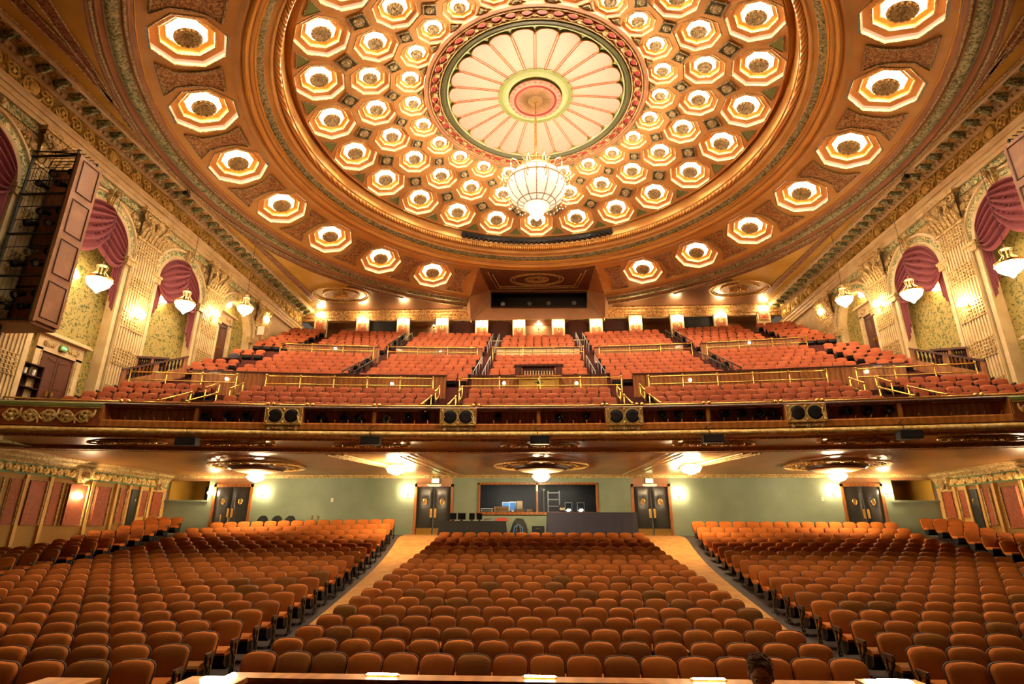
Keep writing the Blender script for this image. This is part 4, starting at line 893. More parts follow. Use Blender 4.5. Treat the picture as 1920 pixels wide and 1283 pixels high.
# ---------------------------------------------------------------- lower side walls
def wk(y): return 1+.057*min(1.3, max(0., (YO-y)/8))      # the lower walls splay outwards towards the stage
PANELS = [(20.0, 20.45, 'p'), (20.62, 21.3, 'p'), (21.42, 22.42, 'd'), (22.56, 23.2, 'p'), (23.34, 24.6, 's'), (24.9, 25.98, 'p'), (26.5, 27.02, 'd'), (27.2, 27.85, 'o'), (27.95, 28.55, 'p'), (28.75, 29.7, 'p'),
          (18.2, 19.7, 'p'), (16.2, 17.9, 'd'), (14.2, 15.9, 'p')]
for s in (-1, 1):
    def W(y, v, o=0.): k = wk(y); return Vector((s*(XL*k-o), y*k if y > 0 else y, v*k))
    a = MB()
    for ya, yb in ((-6, 19), (19, 22), (22, 25), (25, 28), (28, YO)): a.quad([W(ya, -3.2), W(yb, -3.2), W(yb, 2.9), W(ya, 2.9)]); lo = struct(a.build('wall_lower_'+WN[s], ['ochre'])); lo['label'] = f'{WN[s]} lower side wall with framed red panels'
    def wf(): return [(Vector((s*XL*wk(y), y*wk(y), 0)), Vector((-s, 0, 0)), Vector((0, 0, wk(y)))) for y in (12, 16, 19, 20.5, 22, 23.5, 25, 26.5, 28, 29, YO)]
    for y0, y1, k in PANELS:
        b = fz((y0+y1)/2)+.9; b = max(b, .05) if y0 < 27 else .5
        if k == 'o':
            d = MB(); d.bbox(W(y0, b-1.6, .0), W(y1, 1.75, .05)); do = d.build('side_door', ['leather'], lo); d = MB(); d.tube([W((y0+y1)/2+.1*math.cos(t), 1.2+.15*math.sin(t), .07) for t in [2*PI*i/16 for i in range(16)]], .022, 5, closed=True); d.prism([(.09*math.cos(t), .14*math.sin(t)) for t in [2*PI*i/16 for i in range(16)]], -.005, .005, 0, Matrix.Translation(W((y0+y1)/2, 1.2, .06)) @ Matrix.Rotation(PI/2, 4, 'Z') @ Matrix.Rotation(PI/2, 4, 'X')); d.build('porthole', ['brass'], do); continue
        d = MB(); d.bbox(W(y0+.06, b, -.01), W(y1-.06, 1.72, .03)); d.build('damask_panel', ['damask'], lo)
        d = MB(); d.tube([W(y0+.05, b, .05), W(y1-.05, b, .05), W(y1-.05, 1.74, .05), W(y0+.05, 1.74, .05)], .045, 5, closed=True); d.build('panel_frame', ['creamgold'], lo)
    d = MB()
    for y in (22.49, 24.75, 26.25, 27.1, 27.9, 28.65, 21.36, 18.0, 19.85): d.bbox(W(y-.09, -2.5, .0), W(y+.09, 1.93, .09))
    d.build('post', ['ochre'], lo)
    d = MB(); d.sweep([(.0, 1.93), (.06, 1.93), (.06, 2.34)], wf(), 0); fzo = d.build('green_frieze', ['greenpaint'], lo)
    d = MB(); scrolls(d, lambda u, w_: W(12+u, 1.96+w_, .09), 17.8, .36, .05); d.build('frieze_scroll', ['giltcream'], fzo)
    d = MB()
    for y in (23.95, 29.2, 18.9): d.add([W(y-.55, 2.36, .0), W(y+.55, 2.36, 0), W(y+.28, 1.85, 0), W(y-.28, 1.85, 0), W(y-.5, 2.36, .34), W(y+.5, 2.36, .34), W(y+.2, 1.8, .14), W(y-.2, 1.8, .14)], [(4, 5, 6, 7), (0, 4, 7, 3), (1, 2, 6, 5), (3, 7, 6, 2)]); d.sphere(W(y, 2.08, .3), .2, 8, 5); d.tube([W(y+.2*math.cos(q), 2.08+.2*math.sin(q), .3) for q in [2*PI*i/12 for i in range(12)]], .05, 5, closed=True)
    d.build('console', ['creamgold'], lo, smooth=40)
    d = MB(); d.sweep([(0, 2.34), (.12, 2.34), (.16, 2.42), (.3, 2.5), (.36, 2.5), (.4, 2.58), (.62, 2.66), (.66, 2.78)], wf()); d.build('crown_moulding', ['creamgold'], lo, smooth=25)
    sconce(W(23.97, 1.15), PI/2 if s < 0 else -PI/2, f'lit brass sconce on the framed panel of the {WN[s]} lower side wall', SC2)
note(SC2)
# ================================================================ BALCONY
KB = .0056
def by(x, s): return s-KB*x*x
def xr(x0, x1, st=1.2): n = max(1, math.ceil((x1-x0)/st)); return [x0+(x1-x0)*i/n for i in range(n+1)]
def zrow(y, s): return PY(1000, y, s).z
T1 = [(21.2+.95*k, zrow(y, 21.2+.95*k)) for k, y in enumerate((762, 755.6, 746, 737, 727.5))]
T2 = [(27.9+.92*k, zrow(y, 27.9+.92*k)) for k, y in enumerate((701, 696, 690, 683, 677, 671, 664.7))]
T3 = [(35.9+.85*k, zrow(y, 35.9+.85*k)) for k, y in enumerate((650, 646, 641, 637, 632, 628, 624))]
BH = .87
steps = []                                                   # (s0, s1, z)
for i, (s, z) in enumerate(T1): steps.append((20.55 if i == 0 else s-.6, s+.35, z-BH))
XA1 = T1[-1][0]+.35; steps.append((XA1, 27.3, T1[-1][1]-BH+.45))
for i, (s, z) in enumerate(T2): steps.append((27.3 if i == 0 else s-.57, s+.35, z-BH))
XA2 = T2[-1][0]+.35; steps.append((XA2, 35.3, T2[-1][1]-BH+.35))
for i, (s, z) in enumerate(T3): steps.append((35.3 if i == 0 else s-.5, s+.35 if i < 6 else 43.2, z-BH))
b = MB(); XS_ = xr(-19.5, 19.5, 1.5)
def cl(y): return min(y, 41.39)
for i, (s0, s1, z) in enumerate(steps):
    zb = steps[i-1][2] if i else 3.2
    for j in range(len(XS_)-1):
        x0, x1 = XS_[j], XS_[j+1]
        b.quad([(x0, cl(by(x0, s0)), z), (x1, cl(by(x1, s0)), z), (x1, cl(by(x1, s1)), z), (x0, cl(by(x0, s1)), z)])
        b.quad([(x0, cl(by(x0, s0)), zb), (x1, cl(by(x1, s0)), zb), (x1, cl(by(x1, s0)), z), (x0, cl(by(x0, s0)), z)])
bf = struct(b.build('balcony_floor', ['stair'])); bf['label'] = 'stepped balcony floor in wine red carpet'
def bz(x, y):                                                 # balcony floor height
    s = y+KB*x*x
    for s0, s1, z in steps:
        if s < s1: return z
    return steps[-1][2]
# aisle half steps
b = MB()
for x0, x1 in ((-3.6, -2.75), (2.75, 3.6), (-10.35, -9.4), (9.4, 10.35)):
    for i in range(len(steps)-1):
        s0, s1, z = steps[i]; zn = steps[i+1][2]
        if steps[i][0] < 26 or zn-z > .7 : continue
        b.bbox((x0, by(x0, s1)-.3, z-.05), (x1, by(x0, s1)+.02, (z+zn)/2))
b.build('aisle_step', ['stair'], bf)
# front: ledge, trough, lip, bead, soffit ------------------------------------
YFc = 20.3
def frames(x0, x1, st=1.0):
    out = []
    for x in xr(x0, x1, st):
        d = Vector((1, -2*KB*x, 0)).normalized(); out.append((Vector((x, by(x, YFc), 0)), Vector((d.y, -d.x, 0)), Vector((0, 0, 1))))   # a = towards the stage
    return out
XE = 15.55
m = MB(); fr = frames(-19.9, 19.9)
m.sweep([(-.25, 4.22), (.1, 4.22), (.14, 4.18), (.14, 4.12), (.02, 4.10)], fr, 0)
m.sweep([(.0, 3.60), (.14, 3.60), (.2, 3.55), (.2, 3.36), (.1, 3.32)], fr, 1)
wb = struct(m.build('wall_balcony', ['wooddk', 'woodlt'])); wb['label'] = 'curved balcony front with a lamp trough'
m = MB(); m.sweep([(.0, 4.10), (-.36, 4.10), (-.36, 3.60), (0, 3.60)], frames(-XE, XE), 0); m.build('lamp_trough', ['wood'], wb)
m = MB(); m.sweep([(.1, 3.32), (.2, 3.30), (.3, 3.26), (.34, 3.18), (.3, 3.1), (.22, 3.06)], fr, 0); m.build('bead_band', ['giltcream'], wb, smooth=True)
for s in (-1, 1):
    x0, x1 = sorted((s*(XE-.05), s*19.9)); f2 = frames(x0, x1, .6)
    m = MB(); m.sweep([(.05, 4.12), (.23, 4.0), (.23, 3.34), (.1, 3.3)], f2, 0); pn = m.build('relief_panel', ['damask'], wb)
    m = MB(); m.sweep([(.14, 4.18), (.26, 4.14), (.26, 4.03), (.22, 4.0)], f2, 0); m.build('green_band', ['green'], pn)
    m = MB(); m.sweep([(.22, 4.01), (.28, 3.99), (.22, 3.96)], f2, 0)
    def fp_(u, w_):
        x = s*(XE+.15+u); d = Vector((1, -2*KB*x, 0)).normalized(); return Vector((x, by(x, YFc), 0))+Vector((d.y, -d.x, 0))*.26+Vector((0, 0, 3.37+w_))
    scrolls(m, fp_, 2.9, .58, .045, n=5)
    for k in range(3): cxx = 3.0+.08*k; m.tube([fp_(2.95+.2*k*.6, .06), fp_(3.02+.15*k, .34), fp_(3.1+.12*k, .54)], .05, 5)
    for i in range(6): m.tube([fp_(3.0+.05*i, .1+.03*i), fp_(3.2+.05*i, .16+.03*(i % 3))], [.05, .02], 5)
    m.sphere(fp_(3.1, .3), .14, 8, 5); m.tube([fp_(3.85+.27*math.cos(q), .29+.27*math.sin(q)) for q in [2*PI*i/20 for i in range(20)]], .03, 5, closed=True)
    for ph in (0, PI): m.tube([fp_(.1+2.75*i/40, .29+.2*math.sin(2*PI*2.5*i/40+ph)) for i in range(41)], .03, 5)
    m.build('gilt_scroll', ['giltcream'], pn)
    e = MB(); xx = s*XE; d = Vector((1, -2*KB*xx, 0)).normalized(); e.box((xx, by(xx, YFc)-.0, 3.86), (.12, .5, .52)); e.build('end_post', ['wood'], wb)
def fpx(x, y, o):          # point on the balcony front (offset o towards the stage) seen at a pixel
    Y = YFc-o
    for _ in range(6): p = PY(x, y, Y); Y = by(p.x, YFc)-o
    return PY(x, y, Y)
for x in (368, 702, 1010, 1328, 1690):
    p = fpx(x, 785, .02); e = MB(); e.box((p.x, p.y, 3.85), (.13, .1, .54)); e.build('trough_post', ['woodlt'], wb)
peg = MB(); peg.tube([(0, .06, .0), (0, -.05, .16)], .018, 4); pg0 = None; n = 0
for i in range(64):
    x = -15.2+30.4*i/63
    if any(abs(x-q) < .85 for q in (-9.5, -3.0, 3.05, 9.6)): continue
    if pg0 is None: pg0 = peg.build('peg', ['brass'], wb); o = pg0
    else: o = pg0.copy(); COL.objects.link(o)
    o.location = (x, by(x, YFc)-.16, 3.55)
# gilded boxes with twin speakers
def gold_box():
    t = thing('speaker_box', (0, 0, 0), '-', 'speaker box', 'gilded twin speaker boxes on the balcony front'); w_, h = 1.36, .66
    sh = [(-w_/2, 0), (w_/2, 0), (w_/2, h), (-w_/2, h)]
    a = MB(); a.box((0, .2, h/2), (w_, .36, h)); a.build('case', ['wood'], t)
    a = MB(); a.tube([(x, -.02, z) for x, z in ((-w_/2+.03, .03), (w_/2-.03, .03), (w_/2-.03, h-.03), (-w_/2+.03, h-.03))], .04, 4, closed=True); a.box((0, .0, h/2), (w_-.04, .04, h-.04))
    for e in (-1, 1):
        for z in (.1, h-.1): a.sphere((e*.58, -.03, z), .06, 6, 4); a.tube([(e*.58, -.03, z), (e*.5, -.04, h/2)], .03, 4)
    for z in (.09, h-.1): a.sphere((0, -.03, z), .06, 6, 4)
    for e in (-1, 1): a.tube([(e*.29+.27*math.cos(q), -.03, h/2+.27*math.sin(q)) for q in [2*PI*i/20 for i in range(20)]], .03, 5, closed=True)
    a.build('gilt_frame', ['giltcream'], t)
    for e in (-1, 1):
        a = MB(); a.lathe([(.001, .03), (.09, .035), (.24, .055), (.265, .03)], 20, T=Matrix.Translation((e*.29, -.0, h/2)) @ Matrix.Rotation(PI/2, 4, 'X') ); a.build('speaker_cone', ['black'], t, smooth=True)
    a = MB(); a.box((0, .1, -.08), (1.1, .2, .1))
    for e in (-1, 0, 1): a.tube([(e*.48, .05, -.03), (e*.48, .0, -.14), (e*.48, .12, -.26)], .06, 5)
    a.build('bracket', ['creamgold'], t)
    return note(t)
gb = gold_box()
for i, (x, y) in enumerate(((532, 799), (859, 804), (1171, 802), (1511, 791))):
    p = fpx(x, y, .1); rz = math.atan(-2*KB*p.x); lab = f'gilded box with two round black speakers on the balcony front, {ORD[i+1]} from the left'
    T = Matrix.Translation((p.x, p.y-.12, 3.5)) @ Matrix.Rotation(rz, 4, 'Z')
    if i == 0: gb.matrix_world = T; gb['label'] = lab
    else: dup(gb, lab, T)
# spotlights in the trough
def par_can(m='black'):
    t = thing('stage_spotlight', (0, 0, 0), '-', 'spotlight', 'spotlights in the balcony front trough')
    R = Matrix.Rotation(PI/2, 4, 'X')
    a = MB(); a.lathe([(.001, -.3), (.08, -.28), (.1, -.1), (.135, .06), (.15, .14), (.135, .14), (.11, .04), (.001, .0)], 16, T=R); a.build('can', [m], t, smooth=40)
    a = MB(); a.lathe([(.001, .07), (.09, .06), (.115, .045)], 14, T=R); a.build('lens', ['screen'], t, smooth=True)
    a = MB(); a.tube([(-.16, 0, 0), (-.17, .02, .17), (.17, .02, .17), (.16, 0, 0)], .016, 4); a.tube([(0, .02, .17), (0, .02, .23)], .03, 5); a.build('yoke', ['irons'], t)
    return note(t)
pc = par_can(); first = True
SPOTS = [(387, 783), (427, 783), (464, 782), (602, 786), (645, 786), (673, 785), (728, 787), (765, 784), (796, 780), (933, 783), (1049, 785), (1099, 783), (1242, 777), (1273, 778), (1311, 777), (1359, 777), (1391, 776), (1423, 775), (1449, 774), (1588, 772), (1627, 771), (1667, 767)]
for i, (x, y) in enumerate(SPOTS):
    p = fpx(x, y, -.08); T = Matrix.Translation((p.x, p.y, min(p.z, 3.88))) @ Matrix.Rotation(R_.uniform(-.5, .5), 4, 'Z') @ Matrix.Rotation(R_.uniform(-.15, .1), 4, 'X')
    lab = f'black spotlight in the balcony front trough, {ORD[i+1]} from the left end'
    if i == 0: pc.matrix_world = T; pc['label'] = lab
    else:
        o = dup(pc, lab, T)
        if x == 728:
            o['label'] = 'pale metal spotlight in the balcony front trough, seventh from the left end'
            for ch in bpy.data.objects:
                if ch.parent == o and ch.name.startswith('can'): ch.data = ch.data.copy(); ch.data.materials[0] = M['silvery']
# hanging black speakers under the front
def hang_speaker():
    t = thing('hanging_speaker', (0, 0, 0), '-', 'speaker', 'black speakers hung under the balcony edge')
    a = MB(); a.box((0, 0, -.14), (.68, .34, .27)); a.build('cabinet', ['black'], t)
    a = MB(); a.box((0, -.175, -.14), (.62, .015, .22)); a.build('grille', ['blackcloth'], t)
    a = MB(); a.tube([(-.1, .05, 0), (-.06, .1, .14), (-.16, .15, .3), (.02, .2, .42)], .014, 5); a.tube([(.1, .1, 0), (.1, .18, .1)], .02, 5); a.build('bracket', ['irons'], t)
    return note(t)
hs = hang_speaker()
for i, (x, y) in enumerate(((352, 821), (696, 820), (1012, 819), (1336, 816), (1703, 808))):
    p = fpx(x, y, .5); T = Matrix.Translation(p) @ Matrix.Rotation(math.atan(-2*KB*p.x), 4, 'Z'); lab = f'black speaker hung below the balcony edge, {ORD[i+1]} from the left'
    if i == 0: hs.matrix_world = T; hs['label'] = lab
    else: dup(hs, lab, T)
# underside of the balcony ----------------------------------------------------------
u = MB()
def curve_strip(mb, rows, m, x0=-21.8, x1=21.8):
    X = xr(x0, x1, 1.2)
    for i in range(len(rows)-1):
        for j in range(len(X)-1):
            q = []
            for (yy, k, v), x in ((rows[i], X[j]), (rows[i], X[j+1]), (rows[i+1], X[j+1]), (rows[i+1], X[j])): q.append((x, yy-k*x*x, v))
            mb.quad(q[::-1], m)
curve_strip(u, [(20.1, KB, 3.06), (20.25, KB, 3.02), (20.4, KB, 3.06), (20.7, KB, 3.06)], 0)
curve_strip(u, [(20.7, KB, 3.06), (22.35, .0045, 2.97)], 1)
curve_strip(u, [(22.35, .0045, 2.97), (22.4, .0045, 2.90), (22.6, .0043, 2.86), (22.75, .0042, 2.86), (22.9, .004, 2.92), (23.0, .004, 2.94)], 0)
curve_strip(u, [(23.0, .004, 2.94), (26, .0015, 2.79), (YO+.1, 0, 2.62)], 1)
uc = struct(u.build('balcony_ceiling', ['rose', 'underglow'], smooth=30)); uc['label'] = 'glossy ceiling under the balcony with gilt ornament'
def ucz(x, y): return 3.06-.0464*(y-20.3+KB*x*x*.6)-.02
m = MB()
for x in (-15.5, -11.6, -6.5, 0, 6.5, 11.6, 15.5):
    yy = 21.5-.005*x*x
    for k in (1., .75): m.tube([(x+1.5*k*math.cos(q), yy+.5*k*math.sin(q), ucz(x, yy)-.01) for q in [2*PI*i/28 for i in range(28)]], .035, 4, closed=True)
    scrolls(m, lambda a_, w_: (x-1.0+a_, yy-.3+w_, ucz(x, yy)-.02), 2.0, .6, .03, n=3)
m.build('front_relief', ['goldbump'], uc)
m = MB()
for yy, k in ((20.3, KB), (22.45, .0045), (22.85, .004)): m.tube([(x, yy-k*x*x, 3.0 if yy < 21 else 2.88) for x in xr(-19.8, 19.8)], .035, 5)
m.build('gilt_line', ['goldbump'], uc)
# big round bowl lamps in medallions
def bowl_lamp():
    t = thing('ceiling_bowl_lamp', (0, 0, 0), '-', 'ceiling light', 'round bowl lamps under the balcony')
    a = MB()
    for r, w_ in ((2.15, .05), (2.0, .03), (1.35, .05)): a.tube([(r*math.cos(q), r*math.sin(q), 0) for q in [2*PI*i/48 for i in range(48)]], w_, 5, closed=True)
    for k in range(20): q = 2*PI*k/20; a.sphere((1.7*math.cos(q), 1.7*math.sin(q), 0), .12, 6, 4, sc=(1, 1, .4)); a.tube([(1.7*math.cos(q), 1.7*math.sin(q), 0), (1.9*math.cos(q+.1), 1.9*math.sin(q+.1), -.02)], .03, 4)
    a.build('medallion', ['goldbump'], t)
    a = MB(); a.lathe([(1.25, .02), (1.25, -.12), (1.12, -.2), (1.0, -.16)], 40); a.build('collar', ['wooddk'], t, smooth=30)
    a = MB(); a.lathe([(1.1, -.17), (.9, -.24), (.55, -.29), (.2, -.3), (.001, -.3)], 40); a.build('reflector_dish', ['cream'], t, smooth=True)
    a = MB(); a.lathe([(.001, -.3), (.16, -.32), (.36, -.40), (.40, -.48), (.28, -.62), (.1, -.7), (.001, -.72)], 18); a.build('crystal_bowl', ['bulb4'], t, smooth=True)
    a = MB(); a.tube([(.42*math.cos(q), .42*math.sin(q), -.44) for q in [2*PI*i/20 for i in range(20)]], .02, 5, closed=True); a.build('rim', ['brass'], t)
    return note(t)
bl_ = bowl_lamp()
for i, (x, w_) in enumerate(((-13.35, 'left'), (.05, 'centre'), (13.35, 'right'))):
    T = Matrix.Translation((x, 26.2, 2.70)); lab = f'bright bowl lamp in a gilt ceiling ring under the balcony, {w_}'
    if i == 0: bl_.matrix_world = T; bl_['label'] = lab
    else: dup(bl_, lab, T)
def star_lamp():
    t = thing('crystal_pendant', (0, 0, 0), '-', 'ceiling light', 'crystal pendants under the balcony')
    a = MB(); a.lathe([(.001, .0), (.3, 0), (.22, -.05), (.03, -.07), (.03, -.16)], 16); a.build('canopy', ['brass'], t)
    a = MB(); a.lathe([(.001, -.14), (.2, -.16), (.42, -.26), (.44, -.34), (.32, -.46), (.14, -.56), (.001, -.6)], 18); a.build('crystal_bowl', ['bulb4'], t, smooth=True)
    a = MB()
    for k in range(14): q = 2*PI*k/14; a.sphere((.46*math.cos(q), .46*math.sin(q), -.3), .04, 6, 4); a.tube([(.46*math.cos(q), .46*math.sin(q), -.32), (.34*math.cos(q), .34*math.sin(q), -.5)], .015, 4)
    a.tube([(.46*math.cos(q), .46*math.sin(q), -.3) for q in [2*PI*i/24 for i in range(24)]], .02, 5, closed=True); a.build('crystal_drop', ['creamgold'], t)
    return note(t)
sl_ = star_lamp()
for i, (x, w_) in enumerate(((-6.45, 'left'), (6.6, 'right'))):
    T = Matrix.Translation((x, 25.2, 2.81)); lab = f"bright crystal pendant under the balcony between diagonal ribs, {w_} of the centre bowl lamp"
    if i == 0: sl_.matrix_world = T; sl_['label'] = lab
    else: dup(sl_, lab, T)
m = MB()
for s in (-1, 1):
    for d in (0, .35, .7): m.tube([(s*(8.9-d), 23.1, ucz(0, 23.1)-.04), (s*(6.95-d*.6), 27.2, ucz(0, 27.2)-.05)], .05, 5); m.tube([(s*(5.9-d), 23.6, ucz(0, 23.6)-.04), (s*(4.9-d), 29.3, ucz(0, 29.3)-.05)], .035, 5)
m.build('diagonal_rib', ['creamgold'], uc)
# ---------------------------------------------------------------- parapets and brass rails
def parapet(x0, x1, s, z0, z1, m='wood', cap='wooddk'):
    fr = [(Vector((x, by(x, s), 0)), Vector((0, -1, 0)), Vector((0, 0, 1))) for x in xr(x0, x1, 1.0)]
    a = MB(); a.sweep([(-.06, z0), (.06, z0), (.06, z1), (-.06, z1)], fr, 0, True)
    for f in (fr[0], fr[-1]): o = f[0]; a.quad([o+Vector((0, -.06, z0)), o+Vector((0, .06, z0)), o+Vector((0, .06, z1)), o+Vector((0, -.06, z1))])
    po = a.build('parapet', [m], bf)
    a = MB(); a.sweep([(-.1, z1), (.1, z1), (.1, z1+.06), (-.1, z1+.06)], fr, 0, True); a.build('parapet_cap', [cap], po)
    a = MB(); x = x0+.6
    while x < x1-.1: a.box((x, by(x, s)-.065, (z0+z1)/2), (.03, .02, z1-z0)); x += .9
    a.build('panel_joint', [cap], po)
PZ1a, PZ1b = steps[5][2], zrow(706, 27.3)
for x0, x1 in ((-17., -4.7), (-3.4, 3.4), (4.7, 17.)): parapet(x0, x1, 27.3, PZ1a, PZ1b)
PZ2a, PZ2b = steps[13][2], zrow(655, 35.3)
for x0, x1, m_ in ((-16.3, -10.5, 'wood'), (-9.4, -3.7, 'wood'), (-2.75, 2.75, 'cream'), (3.7, 9.4, 'wood'), (10.5, 16.3, 'wood')): parapet(x0, x1, 35.3, PZ2a, PZ2b, m_)
def brass_rail(x0, x1, s, za, zb, zf, label, group, npost=None):
    t = thing('brass_rail', (x0, by(x0, s), zf), label, 'railing', group); o = Vector((x0, by(x0, s), zf))
    for z in (za, zb):
        a = MB(); a.tube([Vector((x, by(x, s), z))-o for x in xr(x0, x1, 1.2)], .035, 6); a.build('rail_tube', ['brass'], t, smooth=True)
    n = npost or max(2, round((x1-x0)/1.7)+1)
    for i in range(n):
        x = x0+(x1-x0)*i/(n-1); a = MB(); a.tube([Vector((x, by(x, s), zf))-o, Vector((x, by(x, s), za+.03))-o], .03, 6); a.sphere(Vector((x, by(x, s), za+.05))-o, .055, 6, 4); a.build('post', ['brass'], t, smooth=True)
s1 = XA1+.1; zA, zB = zrow(710, s1), zrow(724, s1)
for i, (x0, x1) in enumerate(((-18.5, -14.0), (-12.7, -5.0), (-3.75, 3.85), (5.1, 12.8), (14.0, 18.5))): brass_rail(x0, x1, s1, zA, zB, T1[-1][1]-BH, f'two bar brass rail behind the front balcony rows, {ORD[i+1]} section from the left', 'brass rails of the lower balcony cross aisle')
s2 = XA2+.25; zA, zB = zrow(652, s2), zrow(661, s2)
for i, (x0, x1) in enumerate(((-16.2, -10.5), (-9.6, -3.9), (-2.9, 2.9), (3.9, 9.6), (10.5, 16.2))): brass_rail(x0, x1, s2, zA, zB, T2[-1][1]-BH, f'two bar brass rail at the upper balcony cross aisle, {ORD[i+1]} section from the left', 'brass rails of the upper balcony cross aisle')
# low rail along the balcony edge
EDGE = [(-4, 226), (240, 503), (513, 576), (586, 702), (711, 888), (898, 1130), (1138, 1194), (1204, 1320), (1330, 1455), (1465, 1533), (1542, 1830), (1841, 1930)]
for i, (a_, b_) in enumerate(EDGE):
    yy = lambda x: interp(x, [0, 230, 500, 700, 1010, 1330, 1540, 1830, 1920], [744, 757, 760, 762, 762, 760, 756, 745, 739])
    pts = [fpx(x, yy(x), -.1) for x in np.linspace(a_, b_, 6)]
    for p in pts: p.z = max(p.z, 4.30)
    t = thing('edge_rail', (pts[0].x, pts[0].y, 4.22), f'low brass rail on the balcony edge, {ORD[i+1]} length from the left', 'railing', 'low brass rails along the balcony edge'); o = Vector((pts[0].x, pts[0].y, 4.22))
    m = MB(); m.tube([p-o for p in pts], .04, 6); m.build('rail_tube', ['brass'], t, smooth=True)
    for p in (pts[0], pts[-1]):
        m = MB(); q = p-o; m.tube([(q.x, q.y, 0), (q.x, q.y, q.z)], .028, 6); m.sphere(q+Vector((0, 0, .02)), .075, 8, 5); m.build('post', ['brass'], t, smooth=True)
# sloped brass stair rails at the gangways of the front tier
def stair_rail(x, s0, z0, s1_, z1, label, m='brass', h=.95, group='brass stair rails of the balcony', r=.032, np_=2):
    o = Vector((x, by(x, s0), z0)); e = Vector((x, by(x, s1_), z1)); t = thing('stair_rail', o, label, 'railing', group)
    d = e-o
    for k in ((h, .55*h) if m == 'brass' else (h,)):
        a = MB(); a.tube([Vector((0, 0, k)), d+Vector((0, 0, k))], r, 6); a.build('rail_tube', [m], t, smooth=True)
    for i in range(np_):
        q = d*(i/(np_-1)); a = MB(); a.tube([q, q+Vector((0, 0, h))], r*.9, 6); a.sphere(q+Vector((0, 0, h)), r*1.7, 6, 4); a.build('post', [m], t, smooth=True)
for s in (-1, 1):
    for j, (x, n1) in enumerate(((3.55, 'inner'), (4.6, 'outer'))):
        for k, (a_, b_) in enumerate(((0, 2), (3, 4))): stair_rail(s*x, T1[a_][0], T1[a_][1]-BH, T1[b_][0], T1[b_][1]-BH, f"sloped brass stair rail at the {WN[s]} centre gangway, {n1} side, {'lower' if k == 0 else 'upper'} flight")
    for j, (x, n1) in enumerate(((13.45, 'inner'), (14.45, 'outer'))):
        for k, (a_, b_) in enumerate(((0, 2), (3, 4))): stair_rail(s*x, T1[a_][0], T1[a_][1]-BH, T1[b_][0], T1[b_][1]-BH, f"sloped brass stair rail at the far {WN[s]} gangway, {n1} side, {'lower' if k == 0 else 'upper'} flight")
    for x, n1 in ((2.92, 'centre block side'), (3.42, 'side block side')):
        for TT, w_ in ((T2, 'middle'), (T3, 'upper')): stair_rail(s*x, TT[0][0], TT[0][1]-BH, TT[5][0], TT[5][1]-BH, f'thin steel handrail along the {WN[s]} centre stairs of the {w_} tier, {n1}', 'steel', .95, 'steel handrails of the balcony stairs', .028, 4)
    for x, n1 in ((9.55, 'inner side'), (10.12, 'outer side')):
        for TT, w_ in ((T2, 'middle'), (T3, 'upper')): stair_rail(s*x, TT[0][0], TT[0][1]-BH, TT[5][0], TT[5][1]-BH, f'dark handrail along the {WN[s]} outer stairs of the {w_} tier, {n1}', 'irons', .95, 'dark handrails of the balcony stairs', .035, 5)
# wooden balustrades beside the walls
def balustrade(A, B, h, label, n):
    A, B = Vector(A), Vector(B); t = thing('balustrade', A, label, 'balustrade', 'wooden balustrades of the balcony'); d = B-A; L = math.hypot(d.x, d.y); nrm = Vector((-d.y, d.x, 0)).normalized()
    def pr(z0, z1, w_, name, m, a0=0., a1=1.):
        a = MB(); p, q = d*a0, d*a1; vs = []
        for e in (p, q):
            for g in (-1, 1):
                for z in (z0, z1): vs.append(e+nrm*g*w_+Vector((0, 0, z)))
        a.add(vs, [(0, 1, 3, 2), (4, 6, 7, 5), (0, 4, 5, 1), (2, 3, 7, 6), (1, 5, 7, 3), (0, 2, 6, 4)]); a.build(name, [m], t)
    pr(h-.1, h, .14, 'handrail', 'wooddk'); pr(-.25, h*.32, .08, 'panel', 'wood'); pr(-.25, h-.1, .11, 'end_post', 'wood', 0, .07); pr(-.25, h-.1, .11, 'end_post', 'wood', .93, 1); pr(-.25, h-.1, .1, 'end_post', 'wood', .46, .54)
    for i in range(n):
        f = .1+.8*(i+.5)/n
        if .45 < f < .55: continue
        a = MB(); z0, z1 = h*.32, h-.1; q = z1-z0; a.lathe([(.04, z0), (.04, z0+.1*q), (.06, z0+.3*q), (.025, z0+.7*q), (.045, z1-.08*q), (.045, z1)], 8, tuple(d*f)); a.build('baluster', ['shell'], t, smooth=40)
for s in (-1, 1):
    A_, B_ = PX(217, 688, -19.0), PX(345, 668, -17.8); A2, B2 = PX(240, 662, -19.0), PX(300, 667, -18.55)
    balustrade((s*19.0, A_.y+.35, A_.z-.85), (s*17.6, B_.y, B_.z-.85), .85, f'sloping wooden balustrade with turned balusters beside the {WN[s]} wall, front one', 14)
    balustrade((s*19.0, A2.y+.5, A2.z-.7), (s*18.4, B2.y+.4, B2.z-.7), .7, f'wooden balustrade with turned balusters beside the {WN[s]} wall pilaster, rear one', 12)
